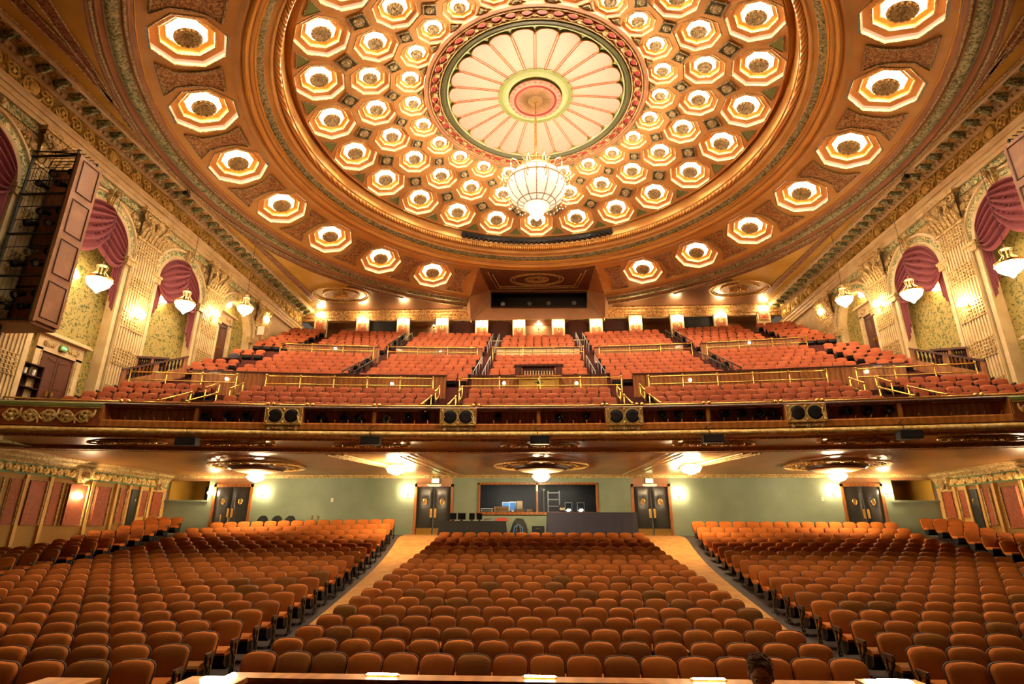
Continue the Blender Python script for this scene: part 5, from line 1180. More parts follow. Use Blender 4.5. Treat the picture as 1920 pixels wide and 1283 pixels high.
# panelled control box in the middle of the balcony
t = thing('control_box', (0, 26.9, PZ1a), 'panelled wooden box with a small baluster opening in the middle of the balcony', 'box'); hb = zrow(684, 27.4)-PZ1a; hm = zrow(705, 26.9)-PZ1a
a = MB(); a.bbox((-1.0, 0, 0), (1.0, .1, hm)); a.bbox((-1.0, .1, 0), (-.9, 1.3, hm)); a.bbox((.9, .1, 0), (1.0, 1.3, hm)); a.build('base_panel', ['ochre2'], t)
a = MB(); a.bbox((-1.15, -.05, hm-.05), (1.15, 1.35, hm+.02)); a.build('shelf', ['woodlt'], t)
a = MB(); a.bbox((-1.2, .45, hm), (-.86, .6, hb)); a.bbox((.86, .45, hm), (1.2, .6, hb)); a.bbox((-1.25, .42, hb-.1), (1.25, .75, hb)); a.bbox((-.82, .55, hm), (.82, .58, hb-.1)); a.bbox((-1.1, .6, hm), (-1.04, 1.3, hb)); a.bbox((1.04, .6, hm), (1.1, 1.3, hb)); a.build('hood', ['wooddk'], t)
for i in range(11): a = MB(); a.lathe([(.03, 0), (.05, .08), (.02, .2), (.04, .3)], 8, (-.7+1.4*i/10, .47, hm+.08)); a.build('baluster', ['cream'], t)
a = MB(); a.tube([(-.85, -.02, .1), (.85, -.02, .1), (.85, -.02, hm-.15), (-.85, -.02, hm-.15)], .03, 4, closed=True); a.build('moulding', ['gold'], t)
t = thing('potted_plant', (.0, 26.6, PZ1a), 'small green plant in a brass pot before the panelled balcony box', 'plant'); hp = zrow(722, 26.6)-PZ1a
a = MB(); a.lathe([(.001, 0), (.1, 0), (.14, hp), (.001, hp-.03)], 12); a.build('pot', ['brass'], t); a = MB()
for k in range(14): q = 2.4*k; a.tube([(0, 0, hp), (.12*math.cos(q), .12*math.sin(q), hp+.15), (.26*math.cos(q), .26*math.sin(q), hp+.12)], [.012, .03, .005], 4)
a.build('leaves', ['green'], t); a = MB(); a.lathe([(.001, hp), (.03, hp+.1), (.06, hp+.25), (.001, hp+.38)], 8); a.build('finial', ['brass'], t)
# small aisle lights on the parapets
for i, (x, y, Y) in enumerate(((425, 711, 24.9), (735, 720, 26.7), (945, 719, 27.1), (1081, 719, 27.1), (1294, 713, 26.6), (1625, 697, 25.2), (629, 654, 33.9), (826, 660, 34.9), (1405, 643, 34.4))):
    s_ = 27.23 if i < 6 else 35.23; p = PY(x, y, Y)
    for _ in range(5): p = PY(x, y, by(p.x, s_)-.02)
    t = thing('aisle_light', p, f"tiny round aisle light on the {'lower' if i < 6 else 'upper'} wooden balcony parapet, {ORD[(i if i < 6 else i-6)+1]} from the left", 'lamp', 'aisle lights of the balcony'); a = MB(); a.lathe([(.09, .02), (.1, .0), (.08, -.03)], 12, T=Matrix.Rotation(-PI/2, 4, 'X')); a.build('bezel', ['brass'], t); a = MB(); a.sphere((0, -.02, 0), .075, 8, 5); a.build('lens', ['pinlight'], t)
# ================================================================ SEATS
def outline(wt, wb, z0, z1, rc, n=5, bulge=.0):
    """half-open outline of a back rest in (x, z), clockwise from bottom left"""
    pts = [(-wb/2, z0), (-(wb/2*.4+wt/2*.6)-.004, z0+(z1-z0)*.40)]
    for i in range(n+1): a = PI/2*i/n; pts.append((-wt/2+rc-rc*math.cos(a), z1-rc*.85+rc*.85*math.sin(a)))
    pts = pts+[(0, z1+.012)]+[(-x, z) for x, z in reversed(pts)]
    return pts
def pad(mb, o, yoff, thick, tilt, zref, dome, rings=(1., .93, .72, .4), m=0, sc=1.):
    cx = 0; cz_ = (min(z for _, z in o)+max(z for _, z in o))/2; n = len(o)
    base = len(mb.v); vs = []; fs = []
    def P(k, y): return [((x)*k*sc, y+(cz_+(z-cz_)*k*sc-zref)*tilt, cz_+(z-cz_)*k*sc) for x, z in o]
    L = [P(1., yoff+thick)]+[P(k, yoff-dome*math.sqrt(max(0, 1-k**3))) for k in rings]
    for q in L: vs += q
    vs.append((0, yoff-dome, cz_)); vs[-1] = (0, yoff-dome+(cz_-zref)*tilt, cz_)
    for r in range(len(L)-1):
        for i in range(n): fs.append((r*n+i, r*n+(i+1) % n, (r+1)*n+(i+1) % n, (r+1)*n+i)[::-1])
    for i in range(n): fs.append(((len(L)-1)*n+i, (len(L)-1)*n+(i+1) % n, len(L)*n)[::-1])
    fs.append(tuple(range(n)))
    mb.add(vs, fs, m); return mb
def seat_parts(w=.51, H=.87, hi=True):
    o = outline(w, w*.86, .40, H, .13, 5 if hi else 3)
    A = pad(MB(), o, -.02, .07, .22, .45, .045, (1., .93, .72, .4) if hi else (1., .8))
    S = pad(MB(), o, .045, .035, .22, .45, -.0, (1.,), 0, 1.035)
    C = MB()
    prof = [(-.03, .36), (-.03, .45), (-.12, .468), (-.34, .468), (-.43, .452), (-.465, .415), (-.45, .37)] if hi else [(-.03, .36), (-.03, .46), (-.4, .465), (-.46, .415), (-.45, .37)]
    k = len(prof); hw = w*.44; C.add([(x, y, z) for x in (-hw, hw) for y, z in prof], [tuple(range(k)), tuple(range(2*k-1, k-1, -1))]+[(i, (i+1) % k, k+(i+1) % k, k+i)[::-1] for i in range(k)])
    B = MB(); pb = [(-.03, .36), (-.44, .37), (-.41, .22), (-.28, .12), (-.08, .13)]; k = 5; hw = w*.42
    B.add([(x, y, z) for x in (-hw, hw) for y, z in pb], [tuple(range(k)), tuple(range(2*k-1, k-1, -1))]+[(i, (i+1) % k, k+(i+1) % k, k+i)[::-1] for i in range(k)])
    return A, S, C, B
def standard(x, hi=True):
    D = MB(); D.box((x, -.12, .30), (.03, .05, .60)); D.box((x, -.16, .02), (.05, .36, .04)); D.box((x, -.2, .555), (.03, .28, .04)); D.box((x, -.16, .33), (.03, .12, .03))
    if hi: D.tube([(x, -.33, .57), (x, -.31, .46), (x, -.2, .33), (x, -.19, .18), (x, -.26, .03)], [.03, .032, .022, .02, .026], 6)
    return D
def seat_proto(name, w, sp, fab, group, H=.87):
    t = thing(name, (0, 0, 0), '-', 'seat', group)
    A, S, C, B = seat_parts(w, H)
    A.build('backrest', [fab], t, smooth=50); S.build('back_shell', ['shell'], t, smooth=40); C.build('seat', [fab], t, smooth=30); B.build('seat_pan', ['black'], t, smooth=30)
    for e in (1, -1):
        so = standard(e*sp/2).build('side_standard' if e > 0 else 'end_standard', ['seatiron' if name == 'theater_seat' else 'irons'], t)
        a = MB(); a.box((e*sp/2, -.22, .595), (.045, .26, .035)); a.sphere((e*sp/2, -.35, .595), .025, 6, 4); a.build('armrest', ['wooddk'], so)
    return note(t)
def in_frame(p, m=14):
    x, y = project(p); return -m < x < 1920+m and -m < y < 1283+m
ALL = []        # (distance, position, rz, label, first of row, block)
def add_seat(x, y, rz, label, end, blk, zf=None, dz=.8):
    z = fz(y) if zf is None else zf
    if not (in_frame((x, y, z+dz)) or in_frame((x-.25, y, z+dz)) or in_frame((x+.25, y, z+dz))): return
    ALL.append(((Vector((x, y, z+.7))-EYE).length, Vector((x, y, z)), rz, label, end, blk))
for k in range(18):
    y = 9.2+.95*k; n = 17 if k % 2 == 0 else 16; wdt = 9.24-.018*k
    for i in range(n):
        x = -wdt/2+wdt*(i+.5)/n; add_seat(x, y+.004*x*x*.3, 0, f'rust seat, centre block, {ORD[k+1]} row from the stage, {ORD[i+1]} from its left end', i == 0, 'c')
SPS = .617
for s in (-1, 1):
    for k in range(21):
        y0 = (8.68 if s < 0 else 9.13)+.962*k; 
        if y0 > 28.3: continue
        xi = endx(y0); n = int((16.25-xi)/SPS); sl = .105 if s < 0 else .012
        for i in range(n):
            d = xi+SPS*(i+.5); x = s*d; y = y0-sl*(d-xi); add_seat(x, y, math.atan(sl)*(1 if s < 0 else -1), f"rust seat, {WN[s]} block, {ORD[k+1]} row from the stage, {ORD[i+1]} from the centre aisle end", i == 0 and s > 0, 'l' if s < 0 else 'r')
    for k in range(12):
        y0 = 18.6+.9*k
        if y0 > 28.6: continue
        for i in range(int((XL*wk(y0/1.03)-.32-18.0)/.58)):
            d = 18.0+.58*(i+.5); add_seat(s*d, y0-.12*i, .13*(1 if s < 0 else -1), f"rust seat, {WN[s]} wall block, {ORD[k+1]} row, {ORD[i+1]} from its aisle end", i == 0 and s > 0, 'w')
for i, x in enumerate((556, 672, 757, 842, 938, 1034, 1126, 1223)):
    p = PY(x, 1279, 7.42); add_seat(p.x, 7.42, 0, f'seat before the pit rail, only its top edge showing, {ORD[i+1]} from the left', i == 0, 'p', p.z-.955, .955)
ALL.sort(key=lambda a: a[0])
# the near end seats show their aisle standards; every seat carries the standard on its right, the first of a row one on its left too
SP1 = seat_proto('theater_seat', .51, .55, 'fabric', 'rust upholstered seats of the main floor'); SP2 = None
near, far = ALL[:300], ALL[300:]
used = False
for d, p, rz, lab, end, blk in near:
    wide = blk in 'lrw'
    T = Matrix.Translation(p) @ Matrix.Rotation(rz+R_.uniform(-.012, .012), 4, 'Z') @ Matrix.Diagonal((1.1 if wide else 1., 1, 1, 1))
    if not used: SP1.matrix_world = T; SP1['label'] = lab; used = True
    else: dup(SP1, lab, T, skip=() if end else ('end_standard',))
def mass(name, items, w, H, mats, label, cat, wide=lambda b: 1.):
    A, S, C, B = seat_parts(w, H, False); D = standard(.275, False)
    V = []; Fc = []; Mi = []; n = 0
    src = MB(); src.add(A.v, A.f, 0); src.add(C.v, C.f, 0); src.add(S.v, S.f, 1); src.add(B.v, B.f, 2); src.add(D.v, D.f, 2)
    base = np.array(src.v)
    for d, p, rz, lab, end, blk in items:
        c, s = math.cos(rz), math.sin(rz); k = wide(blk); v = base*np.array([k, 1, 1])
        V.append(np.stack([v[:, 0]*c-v[:, 1]*s+p.x, v[:, 0]*s+v[:, 1]*c+p.y, v[:, 2]+p.z], 1)); Fc += [tuple(i+n for i in q) for q in src.f]; Mi += src.m; n += len(base)
    mb = MB(); mb.v = [tuple(r) for r in np.concatenate(V)]; mb.f = Fc; mb.m = Mi
    o = mb.build(name, mats, smooth=40); tag(o, label, cat, None, 'stuff'); return o
mass('rear_seats', far, .51, SH, ['fabmany', 'shell', 'black'], 'farther rows of rust upholstered seats on the main floor', 'seats', lambda b: 1.1 if b in 'lrw' else 1.)
# balcony ------------------------------------------------------------
ALL = []
def bal_row(s, ztop, k, x0, x1, word, blk, st=.55):
    n = int((x1-x0)/st+.3)
    for i in range(n):
        x = x0+(x1-x0)*(i+.5)/n; y = by(x, s)
        if y > 40.95 or (blk == 'm' and x < -17.0 and 29.2 < y < 31.2): continue
        add_seat(x, y, math.atan(-2*KB*x), f'coral seat, {word}, {ORD[k+1]} row from balcony edge, {ORD[i+1]} from left end', i == 0, blk, ztop-BH, .8)
for k, (s, z) in enumerate(T1):
    j = .27 if k % 2 else 0
    for x0, x1, w_ in ((-18.55, -14.6-j, 'far left front section'), (-13.2+j*.5, -4.75-j*.5, 'left front section'), (-3.25+j*.3, 3.25-j*.3, 'centre front section'), (4.75+j*.5, 13.2-j*.5, 'right front section'), (14.6+j, 18.55, 'far right front section')): bal_row(s, z, k, x0, x1, w_, 'b')
front = list(ALL); ALL = []
for TT, secs in ((T2, ((-16.0, -10.4), (-9.35, -3.65), (-2.7, 2.7), (3.65, 9.35), (10.4, 16.0))), (T3, ((-18.7, -16.2), (-15.2, -10.3), (-9.3, -3.6), (-2.65, 2.65), (3.6, 9.3), (10.3, 15.2), (16.2, 18.7)))):
    for k, (s, z) in enumerate(TT):
        for x0, x1 in secs:
            if TT is T2 and abs(x0) < 3 and k < 2:
                for a_, b_ in ((x0, -1.45), (1.25, x1)): bal_row(s, z, k, a_, b_, '', 'm')
            else: bal_row(s, z, k, x0+(.13 if k % 2 else 0), x1-(.13 if k % 2 else 0), '', 'm')
for k in range(1, 7):
    s, z = T2[k]
    for sg in (-1, 1): bal_row(s, z, k, *sorted((sg*16.7, sg*18.7)), '', 'm')
SPB = seat_proto('balcony_seat', .52, .55, 'fabric2', 'coral seats of the front balcony rows')
used = False
front.sort(key=lambda a: a[0]); keep = front[:300]
for d, p, rz, lab, end, blk in keep:
    T = Matrix.Translation(p) @ Matrix.Rotation(rz, 4, 'Z')
    if not used: SPB.matrix_world = T; SPB['label'] = lab; used = True
    else: dup(SPB, lab, T, skip=() if end else ('end_standard',))
mass('upper_seats', ALL+front[300:], .52, BH, ['fabmany2', 'shell', 'black'], 'rows of coral seats on the middle and upper balcony tiers', 'seats')
# ================================================================ GRAND CHANDELIER
t = thing('grand_chandelier', (0, DC.y, 21.0), 'huge crystal basket chandelier hanging from the dome centre', 'chandelier')
def zc(z): return z-21.0
a = MB(); a.tube([(0, 0, 0), (0, 0, zc(17.6))], .035, 6)
for k in range(14): a.sphere((0, 0, -.2-.23*k), .055, 6, 4)
a.build('chain', ['brass'], t)
a = MB(); a.lathe([(.001, .05), (.16, .04), (.2, -.02), (.06, -.06)], 16); a.build('ceiling_rose', ['brass'], t)
a = MB(); a.lathe([(.04, zc(17.75)), (.12, zc(17.65)), (.3, zc(17.45)), (.22, zc(17.3)), (.5, zc(17.15)), (.62, zc(17.05)), (.55, zc(17.0))], 20)
for k in range(12): q = 2*PI*k/12; a.tube([(.5*math.cos(q), .5*math.sin(q), zc(17.12)), (.72*math.cos(q), .72*math.sin(q), zc(17.3)), (.6*math.cos(q), .6*math.sin(q), zc(17.5)), (.7*math.cos(q), .7*math.sin(q), zc(17.62))], .025, 4)
a.build('crown', ['creamgold'], t, smooth=40)
a = MB(); a.lathe([(.5, zc(17.0)), (.72, zc(16.9)), (.74, zc(16.78)), (.6, zc(16.6)), (.4, zc(16.55))], 20); a.build('upper_basket', ['bowl'], t, smooth=True)
a = MB(); prof = [(1.12, zc(16.5)), (1.34, zc(16.3)), (1.46, zc(15.95)), (1.42, zc(15.6)), (1.22, zc(15.2)), (.9, zc(14.9)), (.62, zc(14.76)), (.4, zc(14.7))]
a.lathe(prof, 48); a.build('crystal_basket', ['bowl'], t, smooth=True)
a = MB()
for k in range(16): q = 2*PI*k/16; a.tube([((r+.015)*math.cos(q), (r+.015)*math.sin(q), z) for r, z in prof], .022, 4)
for r, z in ((1.13, 16.5), (1.475, 15.95), (.93, 14.91), (.63, 14.76)): a.tube([(r*math.cos(q), r*math.sin(q), zc(z)) for q in [2*PI*i/40 for i in range(40)]], .03, 5, closed=True)
a.build('basket_rib', ['creamgold'], t)
a = MB(); a.lathe([(.001, zc(14.74)), (.34, zc(14.68)), (.38, zc(14.5)), (.3, zc(14.28)), (.14, zc(14.1)), (.05, zc(13.98)), (.001, zc(13.96))], 20); a.build('lower_bowl', ['bulb3'], t, smooth=True)
for k in range(8):
    q = 2*PI*k/8; a = MB(); a.sphere((.7*math.cos(q), .7*math.sin(q), zc(16.25)), .13, 8, 5); a.build('lamp_bulb', ['chanbulb'], t, smooth=True)
for k in range(12):
    q = 2*PI*(k+.5)/12; c, s = math.cos(q), math.sin(q); a = MB()
    a.tube([(r*c, r*s, zc(z)) for r, z in ((1.1, 16.45), (1.35, 16.75), (1.62, 16.7), (1.72, 16.45), (1.6, 16.25))], .028, 5)
    a.tube([(r*c, r*s, zc(z)) for r, z in ((1.42, 15.8), (1.7, 15.95), (1.85, 15.75), (1.78, 15.5), (1.6, 15.45))], .022, 5)
    a.tube([(1.72*c, 1.72*s, zc(16.45)), (1.72*c, 1.72*s, zc(16.6))], .035, 5); ar = a.build('arm', ['creamgold'], t)
    a = MB()
    for j in range(4): a.sphere((1.7*c, 1.7*s, zc(16.35-.14*j)), .045-.006*j, 6, 4, sc=(1, 1, 1.4))
    a.build('crystal_drop', ['bowl'], ar); a = MB()
    for j in range(6): u = j/5; a.sphere(((1.75-.35*u)*math.cos(q+.26*u*2), (1.75-.35*u)*math.sin(q+.26*u*2), zc(15.55-.5*math.sin(PI*u)*.6-.25*u)), .04, 5, 3)
    a.build('crystal_drop', ['bowl'], ar)
# ================================================================ LIGHTING CABINETS beside the stage
def cabinet(s, label, dlabel):
    X0, X1, Y0, Y1, Z0, Z1 = s*18.88, s*17.0, 16.7, 17.72, 6.6, 13.15
    t = thing('lighting_cabinet', (X0, Y0, Z0), label, 'lighting rig', 'lighting cabinets on the side walls')
    def B(mb, a_, b_, m=0): mb.bbox([a_[0]-X0, a_[1]-Y0, a_[2]-Z0], [b_[0]-X0, b_[1]-Y0, b_[2]-Z0], m)
    a = MB(); B(a, (X1-s*.06, Y0, Z0), (X1, Y1, Z1)); B(a, (X0, Y1-.06, Z0), (X1, Y1, Z1)); sp_ = a.build('side_panel', ['walnut'], t)
    n = 4; hh = (Z1-Z0)/n
    a = MB()
    for k in range(n):
        z0, z1 = Z0+hh*k+.16, Z0+hh*(k+1)-.16; q = [(X1-s*.07-X0, y-Y0, z-Z0) for y, z in ((Y0+.14, z0), (Y1-.14, z0), (Y1-.14, z1), (Y0+.14, z1))]; a.tube(q, .03, 4, closed=True)
    a.build('panel_moulding', ['wooddk'], sp_)
    a = MB(); B(a, (X1-s*.08, Y0-.06, Z0-.06), (X1+s*.06, Y0+.04, Z1)); B(a, (X0, Y0-.03, Z0-.12), (X1+s*.04, Y1, Z0)); a.build('cabinet_edge', ['walnut'], t)
    a = MB()
    for x in (X0+.06*-s, X1+s*.12):
        for y in (Y0, Y1-.12): a.tube([(x-X0, y-Y0, 0), (x-X0, y-Y0, Z1-Z0+.25)], .045, 5)
    for k in range(n+1):
        z = hh*k; a.tube([(0, 0, z), (X1-X0, 0, z)], .05, 5); a.tube([(0, .9, z), (X1-X0, .9, z)], .04, 5)
        if k < n: a.tube([(0, 0, z+hh*.35), (X1-X0, 0, z+hh*.35)], .018, 4); a.tube([(0, 0, z+hh*.68), (X1-X0, 0, z+hh*.68)], .018, 4)
    for k in range(5): a.tube([(0, .2*k, Z1-Z0+.2), (X1-X0, .2*k, Z1-Z0+.2)], .02, 4)
    a.tube([(0, 0, Z1-Z0+.25), (X1-X0, 0, Z1-Z0+.05)], .03, 4)
    a.build('steel_frame', ['black'], t)
    num = 0
    for k in range(n):
        for j in range(4):
            num += 1; x = X0+(X1-X0)*(.2+.2*j); z = Z0+hh*(k+.5)+(.25 if j % 2 else -.2)
            l = thing('rig_spotlight', (x, Y0+.32, z), f"black spotlight in {WN[s]} wall lighting cabinet, {ORD[k+1]} tier from bottom, {ORD[j+1]} from wall", 'spotlight', f"spotlights in the {'left' if s < 0 else 'right'} lighting cabinet")
            l.rotation_euler = (R_.uniform(.1, .5), 0, R_.uniform(-.5, .5)); R = Matrix.Rotation(PI/2, 4, 'X')
            q = MB(); q.lathe([(.001, -.28), (.08, -.26), (.1, -.05), (.13, .1), (.14, .16), (.12, .16), (.09, .05), (.001, .04)], 14, T=R); q.build('can', ['silvery' if (k, j) == (1, 1) else 'black'], l, smooth=40)
            q = MB(); q.lathe([(.001, .1), (.09, .09), (.11, .07)], 12, T=R); q.build('lens', ['steel'], l); q = MB(); q.tube([(-.15, 0, 0), (-.15, .03, .16), (.15, .03, .16), (.15, 0, 0)], .014, 4); q.build('yoke', ['irons'], l)
    lt = thing('wall_ladder', (s*18.6, 16.9, 3.9), dlabel, 'ladder', 'ladders below the lighting cabinets')
    for x in (-.3, .3): a = MB(); a.box((x, 0, 1.3), (.09, .09, 2.7)); a.build('rail', ['greenmetal'], lt)
    for k in range(5): a = MB(); a.tube([(-.3, 0, .3+.5*k), (.3, 0, .3+.5*k)], .04, 5); a.build('rung', ['greenmetal'], lt)
cabinet(-1, 'tall lighting cabinet with panelled wooden side and open black frame on the left wall', 'green ladder under the left wall lighting cabinet')
cabinet(1, 'tall lighting cabinet with panelled wooden side on the right wall', 'green ladder under the right wall lighting cabinet')
zb_ = bz(-19, 19.45); hb_ = PX(58, 683, -19.3).z-zb_
t = thing('bookcase', (-19.3, 19.45, zb_), 'tall dark shelf cabinet with cups between ladder and door by the left wall', 'shelf'); t.rotation_euler = (0, 0, PI/2); a = MB()
a.bbox((-.45, -.17, 0), (-.4, .17, hb_)); a.bbox((.4, -.17, 0), (.45, .17, hb_)); a.bbox((-.45, .14, 0), (.45, .17, hb_)); a.build('carcass', ['shell'], t); a = MB()
for z in (.02, hb_-1.35, hb_-.9, hb_-.45, hb_-.02): a.box((0, 0, z), (.84, .32, .04))
a.build('shelf_board', ['shell'], t)
for i, y in enumerate((19.25, 19.6)):
    c_ = thing('paper_cup', (-19.27, y, zb_+hb_-.425), f"white cup on the tall dark shelf cabinet by the left wall, {'nearer the ladder' if i == 0 else 'nearer the door'}", 'cup'); a = MB(); a.lathe([(.001, 0), (.05, 0), (.065, .24), (.055, .24), (.04, .02)], 12); a.build('body', ['white'], c_)
    a = MB(); a.tube([(.062*math.cos(q), .062*math.sin(q), .24) for q in [2*PI*k/12 for k in range(12)]], .006, 4, closed=True); a.build('rim', ['white'], c_)
for s in (-1, 1):      # small projector on the side cornice
    p = PX(337, 377, -18.3) if s < 0 else PX(1713, 347, 18.3)
    t = thing('cornice_spotlight', (s*18.0, p.y, 16.25), f"small black spotlight on the {WN[s]} wall cornice", 'spotlight'); a = MB(); a.lathe([(.001, -.18), (.1, -.16), (.13, .16), (.001, .1)], 12, T=Matrix.Rotation(PI/2, 4, 'X')); a.build('can', ['black'], t); a = MB(); a.tube([(0, 0, .1), (0, 0, .32)], .03, 4); a.tube([(-.14, 0, 0), (-.14, 0, .14), (.14, 0, .14), (.14, 0, 0)], .015, 4); a.build('yoke', ['black'], t)
p = PX(413, 640, -17.6); z_ = bz(-17.9, 29.9); t = thing('equipment_cart', (-17.8, 30.2, z_), 'cart with dark cloth and papers before the third arch door on the left', 'cart'); a = MB(); a.box((0, 0, .75), (.9, .6, .06)); a.build('cart_top', ['wooddk'], t)
for x in (-.4, .4):
    for y in (-.25, .25): a = MB(); a.box((x, y, .37), (.05, .05, .72)); a.build('leg', ['black'], t)
bundle((-17.65, 30.15, z_+.78), .34, 'dark blue garment heaped on the cart by the third left arch', 'navycloth', 'garment', 'clothing', (1, .6, .9), 4)
t = thing('notice_board', (-18.6, 34.4, bz(-18.6, 34.4)), 'pale framed notice on a stand beside the fourth left pilaster', 'sign'); a = MB(); a.box((0, 0, 1.3), (.55, .05, .7)); a.build('frame', ['rose'], t); a = MB(); a.box((0, -.03, 1.3), (.45, .02, .58)); a.build('sheet', ['white'], t); a = MB(); a.box((0, .02, .5), (.06, .06, 1.)); a.build('stand', ['wood'], t)
# ================================================================ PIT RAIL at the very front
xl, xr_ = PY(425, 1277, 8.3).x, PY(1622, 1281, 8.3).x
zt_ = PY(1000, 1274, 8.3).z
t = thing('pit_rail', (0, 8.3, fz(8.3)), 'long varnished wooden pit rail along the bottom edge before the first centre row', 'railing'); h = zt_-fz(8.3)
a = MB(); a.bbox((xl, -.14, h-.05), (xr_, .14, h)); a.build('ledge', ['woodlt'], t); a = MB(); a.bbox((xl+.02, -.04, 0), (xr_-.02, .04, h-.05)); a.build('panel', ['wood'], t)
RL = [('left', 715), ('middle', 1012), ('right', 1330)]
for w_, x in RL:
    p = PY(x, 1275, 8.3); l = thing('rail_glint', (p.x, 8.32, zt_), f'small glowing glint strip on the pit rail, {w_} one of the three', 'lamp', 'glint strips on the pit rail'); a = MB(); a.box((0, .02, .012), (.46, .07, .024)); a.build('base', ['brass'], l); a = MB(); a.box((0, -.0, .03), (.4, .05, .014)); a.build('lens', ['pinlight'], l)  # glowing strips added to make the bright glints on the rail ledge
for i, (x0, x1, y, lit, lab) in enumerate(((78, 180, 1274, 0, 'low wooden ledge box at the bottom left corner before the left block'), (352, 458, 1272, 1, 'bright lit wooden ledge box at the bottom edge beside the left aisle'), (1610, 1725, 1277, 1, 'bright lit wooden ledge box at the bottom edge beside the right aisle'))):
    a0, a1 = PY(x0, y, 7.9), PY(x1, y, 7.9); t = thing('ledge_box', ((a0.x+a1.x)/2, 7.75, fz(7.75)), lab, 'ledge'); w_ = a1.x-a0.x; h = a0.z-fz(7.75)
    a = MB(); a.box((0, 0, h-.03), (w_, .5, .06)); a.build('ledge_top', ['woodlt'], t); a = MB(); a.box((0, 0, (h-.06)/2), (w_-.08, .42, h-.06)); a.build('body', ['wood'], t)
    if lit: a = MB(); a.box((.04, .1, h+.012), (w_*.5, .12, .024)); a.build('glint_strip', ['pinlight'], t)  # added glowing strip, stands for the white glint on the ledge top
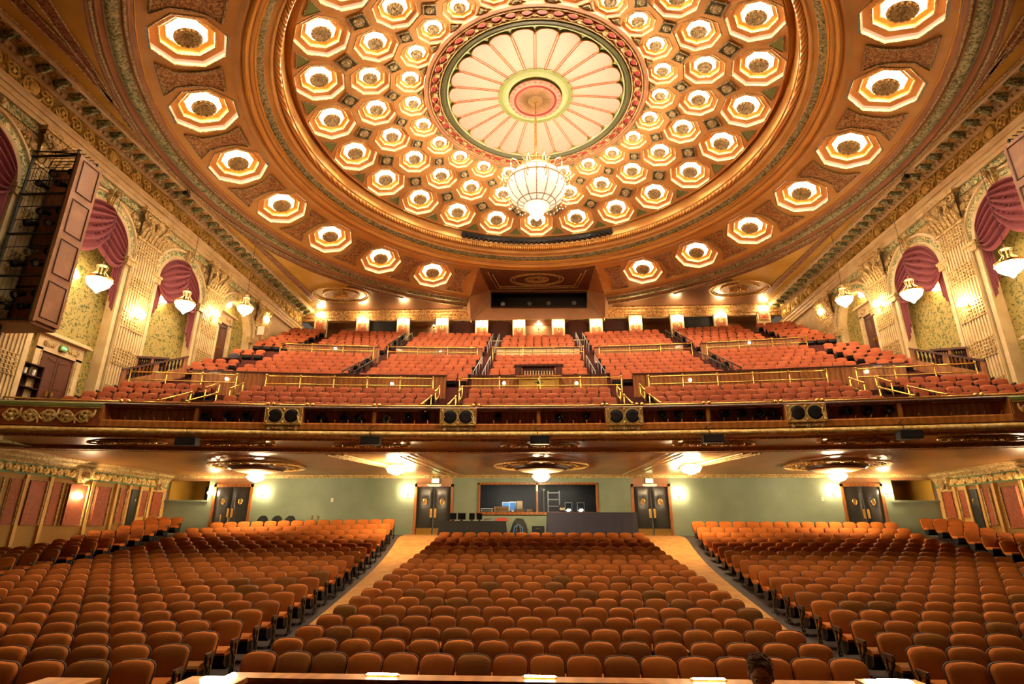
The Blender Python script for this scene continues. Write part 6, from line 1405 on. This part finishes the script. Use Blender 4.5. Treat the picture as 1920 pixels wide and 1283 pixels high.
# ================================================================ PERSON standing before the pit rail
def person():
    Yp = 4.75; top = PY(1420, 1227, Yp); x0, zT = top.x, top.z; zF = zT-1.74
    t = thing('person', (x0, Yp, zF), 'person with short brown hair, only forehead and eyes showing above the bottom edge', 'person')
    me = bpy.data.meshes.new('body'); V = []; E = []; Rr = []
    def node(x, y, z, r, par=None): V.append((x, y, z)); Rr.append(r); i = len(V)-1; (E.append((par, i)) if par is not None else None); return i
    pel = node(0, 0, .95, .14); w1 = node(0, 0, 1.12, .13, pel); ch = node(0, .01, 1.30, .155, w1); nk = node(0, .0, 1.45, .065, ch); n2 = node(0, -.01, 1.53, .058, nk)
    for s in (-1, 1):
        h = node(s*.1, 0, .88, .1, pel); k = node(s*.11, -.01, .5, .068, h); an = node(s*.11, .02, .1, .045, k); node(s*.12, -.14, .04, .035, an)
        sh = node(s*.19, .01, 1.38, .065, ch); el = node(s*.25, .03, 1.1, .045, sh); wr = node(s*.23, -.12, .9, .03, el); hd = node(s*.22, -.17, .85, .032, wr)
        for f in range(4): b0 = node(s*(.2+.018*f-.01), -.21, .82, .011, hd); node(s*(.2+.018*f-.01), -.225, .775-.005*abs(f-1.5), .009, b0)
        b0 = node(s*.19, -.18, .82, .012, hd); node(s*.178, -.205, .79, .01, b0)
    me.from_pydata(V, E, []); o = bpy.data.objects.new('body', me); COL.objects.link(o); o.parent = t
    md = o.modifiers.new('Skin', 'SKIN')
    for i, r in enumerate(Rr): me.skin_vertices[0].data[i].radius = (r, r)
    me.skin_vertices[0].data[0].use_root = True; sb = o.modifiers.new('Subdivision', 'SUBSURF'); sb.levels = 2; sb.render_levels = 2; md.use_smooth_shade = True; me.materials.append(M['shirt'])
    # head: a shaped ellipsoid, nodding down a little and turned to its right
    hb = MB(); nu, nv = 28, 20; vs = []; fs = []
    for j in range(nv+1):
        th = PI*j/nv
        for i in range(nu):
            a_ = 2*PI*i/nu; x = math.sin(th)*math.sin(a_); y = -math.sin(th)*math.cos(a_); z = math.cos(th)
            X = .077*x; Y = .098*y; Z = .118*z
            if z < -.1: X *= 1-.28*(-z-.1); Y *= 1-.10*(-z-.1) if y < 0 else 1-.35*(-z-.1)
            if y < 0:
                n_ = math.exp(-((x/.17)**2+((z+.28)/.23)**2)); Y -= .028*n_                        # nose
                e_ = sum(math.exp(-(((x-c)/.2)**2+((z-.02)/.13)**2)) for c in (-.42, .42)); Y += .012*e_      # eye sockets
                Y -= .006*math.exp(-((z-.2)/.1)**2)*math.exp(-(x/.7)**2)                                 # brow
                Y -= .008*math.exp(-((x/.3)**2+((z+.62)/.09)**2))                                        # lips
                Y -= .008*math.exp(-((x/.3)**2+((z+.9)/.12)**2))
            vs.append((X, Y, Z))
    for j in range(nv):
        for i in range(nu): fs.append((j*nu+i, j*nu+(i+1) % nu, (j+1)*nu+(i+1) % nu, (j+1)*nu+i)[::-1])
    hb.add(vs, fs)
    for s in (-1, 1): hb.sphere((s*.078, .01, -.01), .03, 8, 6, sc=(.45, .8, 1.15))
    hd = hb.build('head', ['skin'], t, smooth=True); hd.location = (0, -.02, 1.74-.135); hd.rotation_euler = (.22, 0, -.35)
    for s in (-1, 1):
        e = MB(); e.sphere((s*.032, -.0825, .001), .0115, 10, 8); e.build('eye', ['white'], hd, smooth=True)
        e = MB(); e.sphere((s*.032, -.0925, .001), .0062, 8, 6); e.build('iris', ['black'], hd)
        e = MB(); e.tube([(s*.012, -.1, .028), (s*.034, -.099, .034), (s*.056, -.086, .028)], [.004, .006, .003], 5); e.build('eyebrow', ['hair'], hd)
    e = MB(); e.tube([(-.022, -.094, -.073), (0, -.1, -.07), (.022, -.094, -.073)], [.003, .006, .003], 6); e.build('mouth', ['lips'], hd)
    hr = MB(); rr = random.Random(4)
    for i in range(900):
        u = rr.uniform(0, 2*PI); q = rr.uniform(.0, 1.); th = math.acos(1-q*1.05); x = math.sin(th)*math.sin(u); y = -math.sin(th)*math.cos(u); z = math.cos(th)
        if y < -.35 and z < .62: continue
        if y < .1 and z < .2: continue
        p = Vector((.088*x, .013+.1*y, .03+.106*z)); n = Vector((x, y, z)); sw = Vector((math.sin(u*3)+rr.uniform(-.4, .4), -.5+rr.uniform(-.4, .4), rr.uniform(-.1, .3)))
        hr.tube([p-n*.004, p+n*.007+sw*.006, p+n*.010+sw*.018, p+n*.006+sw*.03], [.0035, .004, .003, .001], 4)
    hr.sphere((0, .014, .03), 1, 18, 12, sc=(.087, .098, .103)); hr.build('hair', ['hair'], hd, smooth=60)
    return t
person()
# ================================================================ CAMERA, WORLD, RAISE TO FLOOR LEVEL
cam = bpy.data.cameras.new('camera'); co = bpy.data.objects.new('camera', cam); COL.objects.link(co)
cam.sensor_width = 36; cam.lens = F_PX/1920*36; cam.clip_start = .1; cam.clip_end = 300
T = Matrix((_R2, _U2, -_F)).transposed().to_4x4(); T.translation = EYE; co.matrix_world = T
sc = bpy.context.scene; sc.camera = co
w = bpy.data.worlds.new('world'); sc.world = w; w.use_nodes = True
w.node_tree.nodes['Background'].inputs['Color'].default_value = (1, .78, .55, 1); w.node_tree.nodes['Background'].inputs['Strength'].default_value = .03
bpy.context.view_layer.update()
for o in list(sc.objects):
    if o.parent is None: o.location.z += ZC
sc.view_settings.view_transform = 'Standard'; sc.view_settings.look = 'None'; sc.view_settings.gamma = 1; sc.view_settings.use_curve_mapping = False
sc.view_settings.exposure = EXPOSURE
cy = sc.cycles; cy.max_bounces = 6; cy.diffuse_bounces = 4; cy.glossy_bounces = 3; cy.transmission_bounces = 6; cy.use_denoising = True; cy.sample_clamp_indirect = 6; cy.caustics_reflective = False; cy.caustics_refractive = False
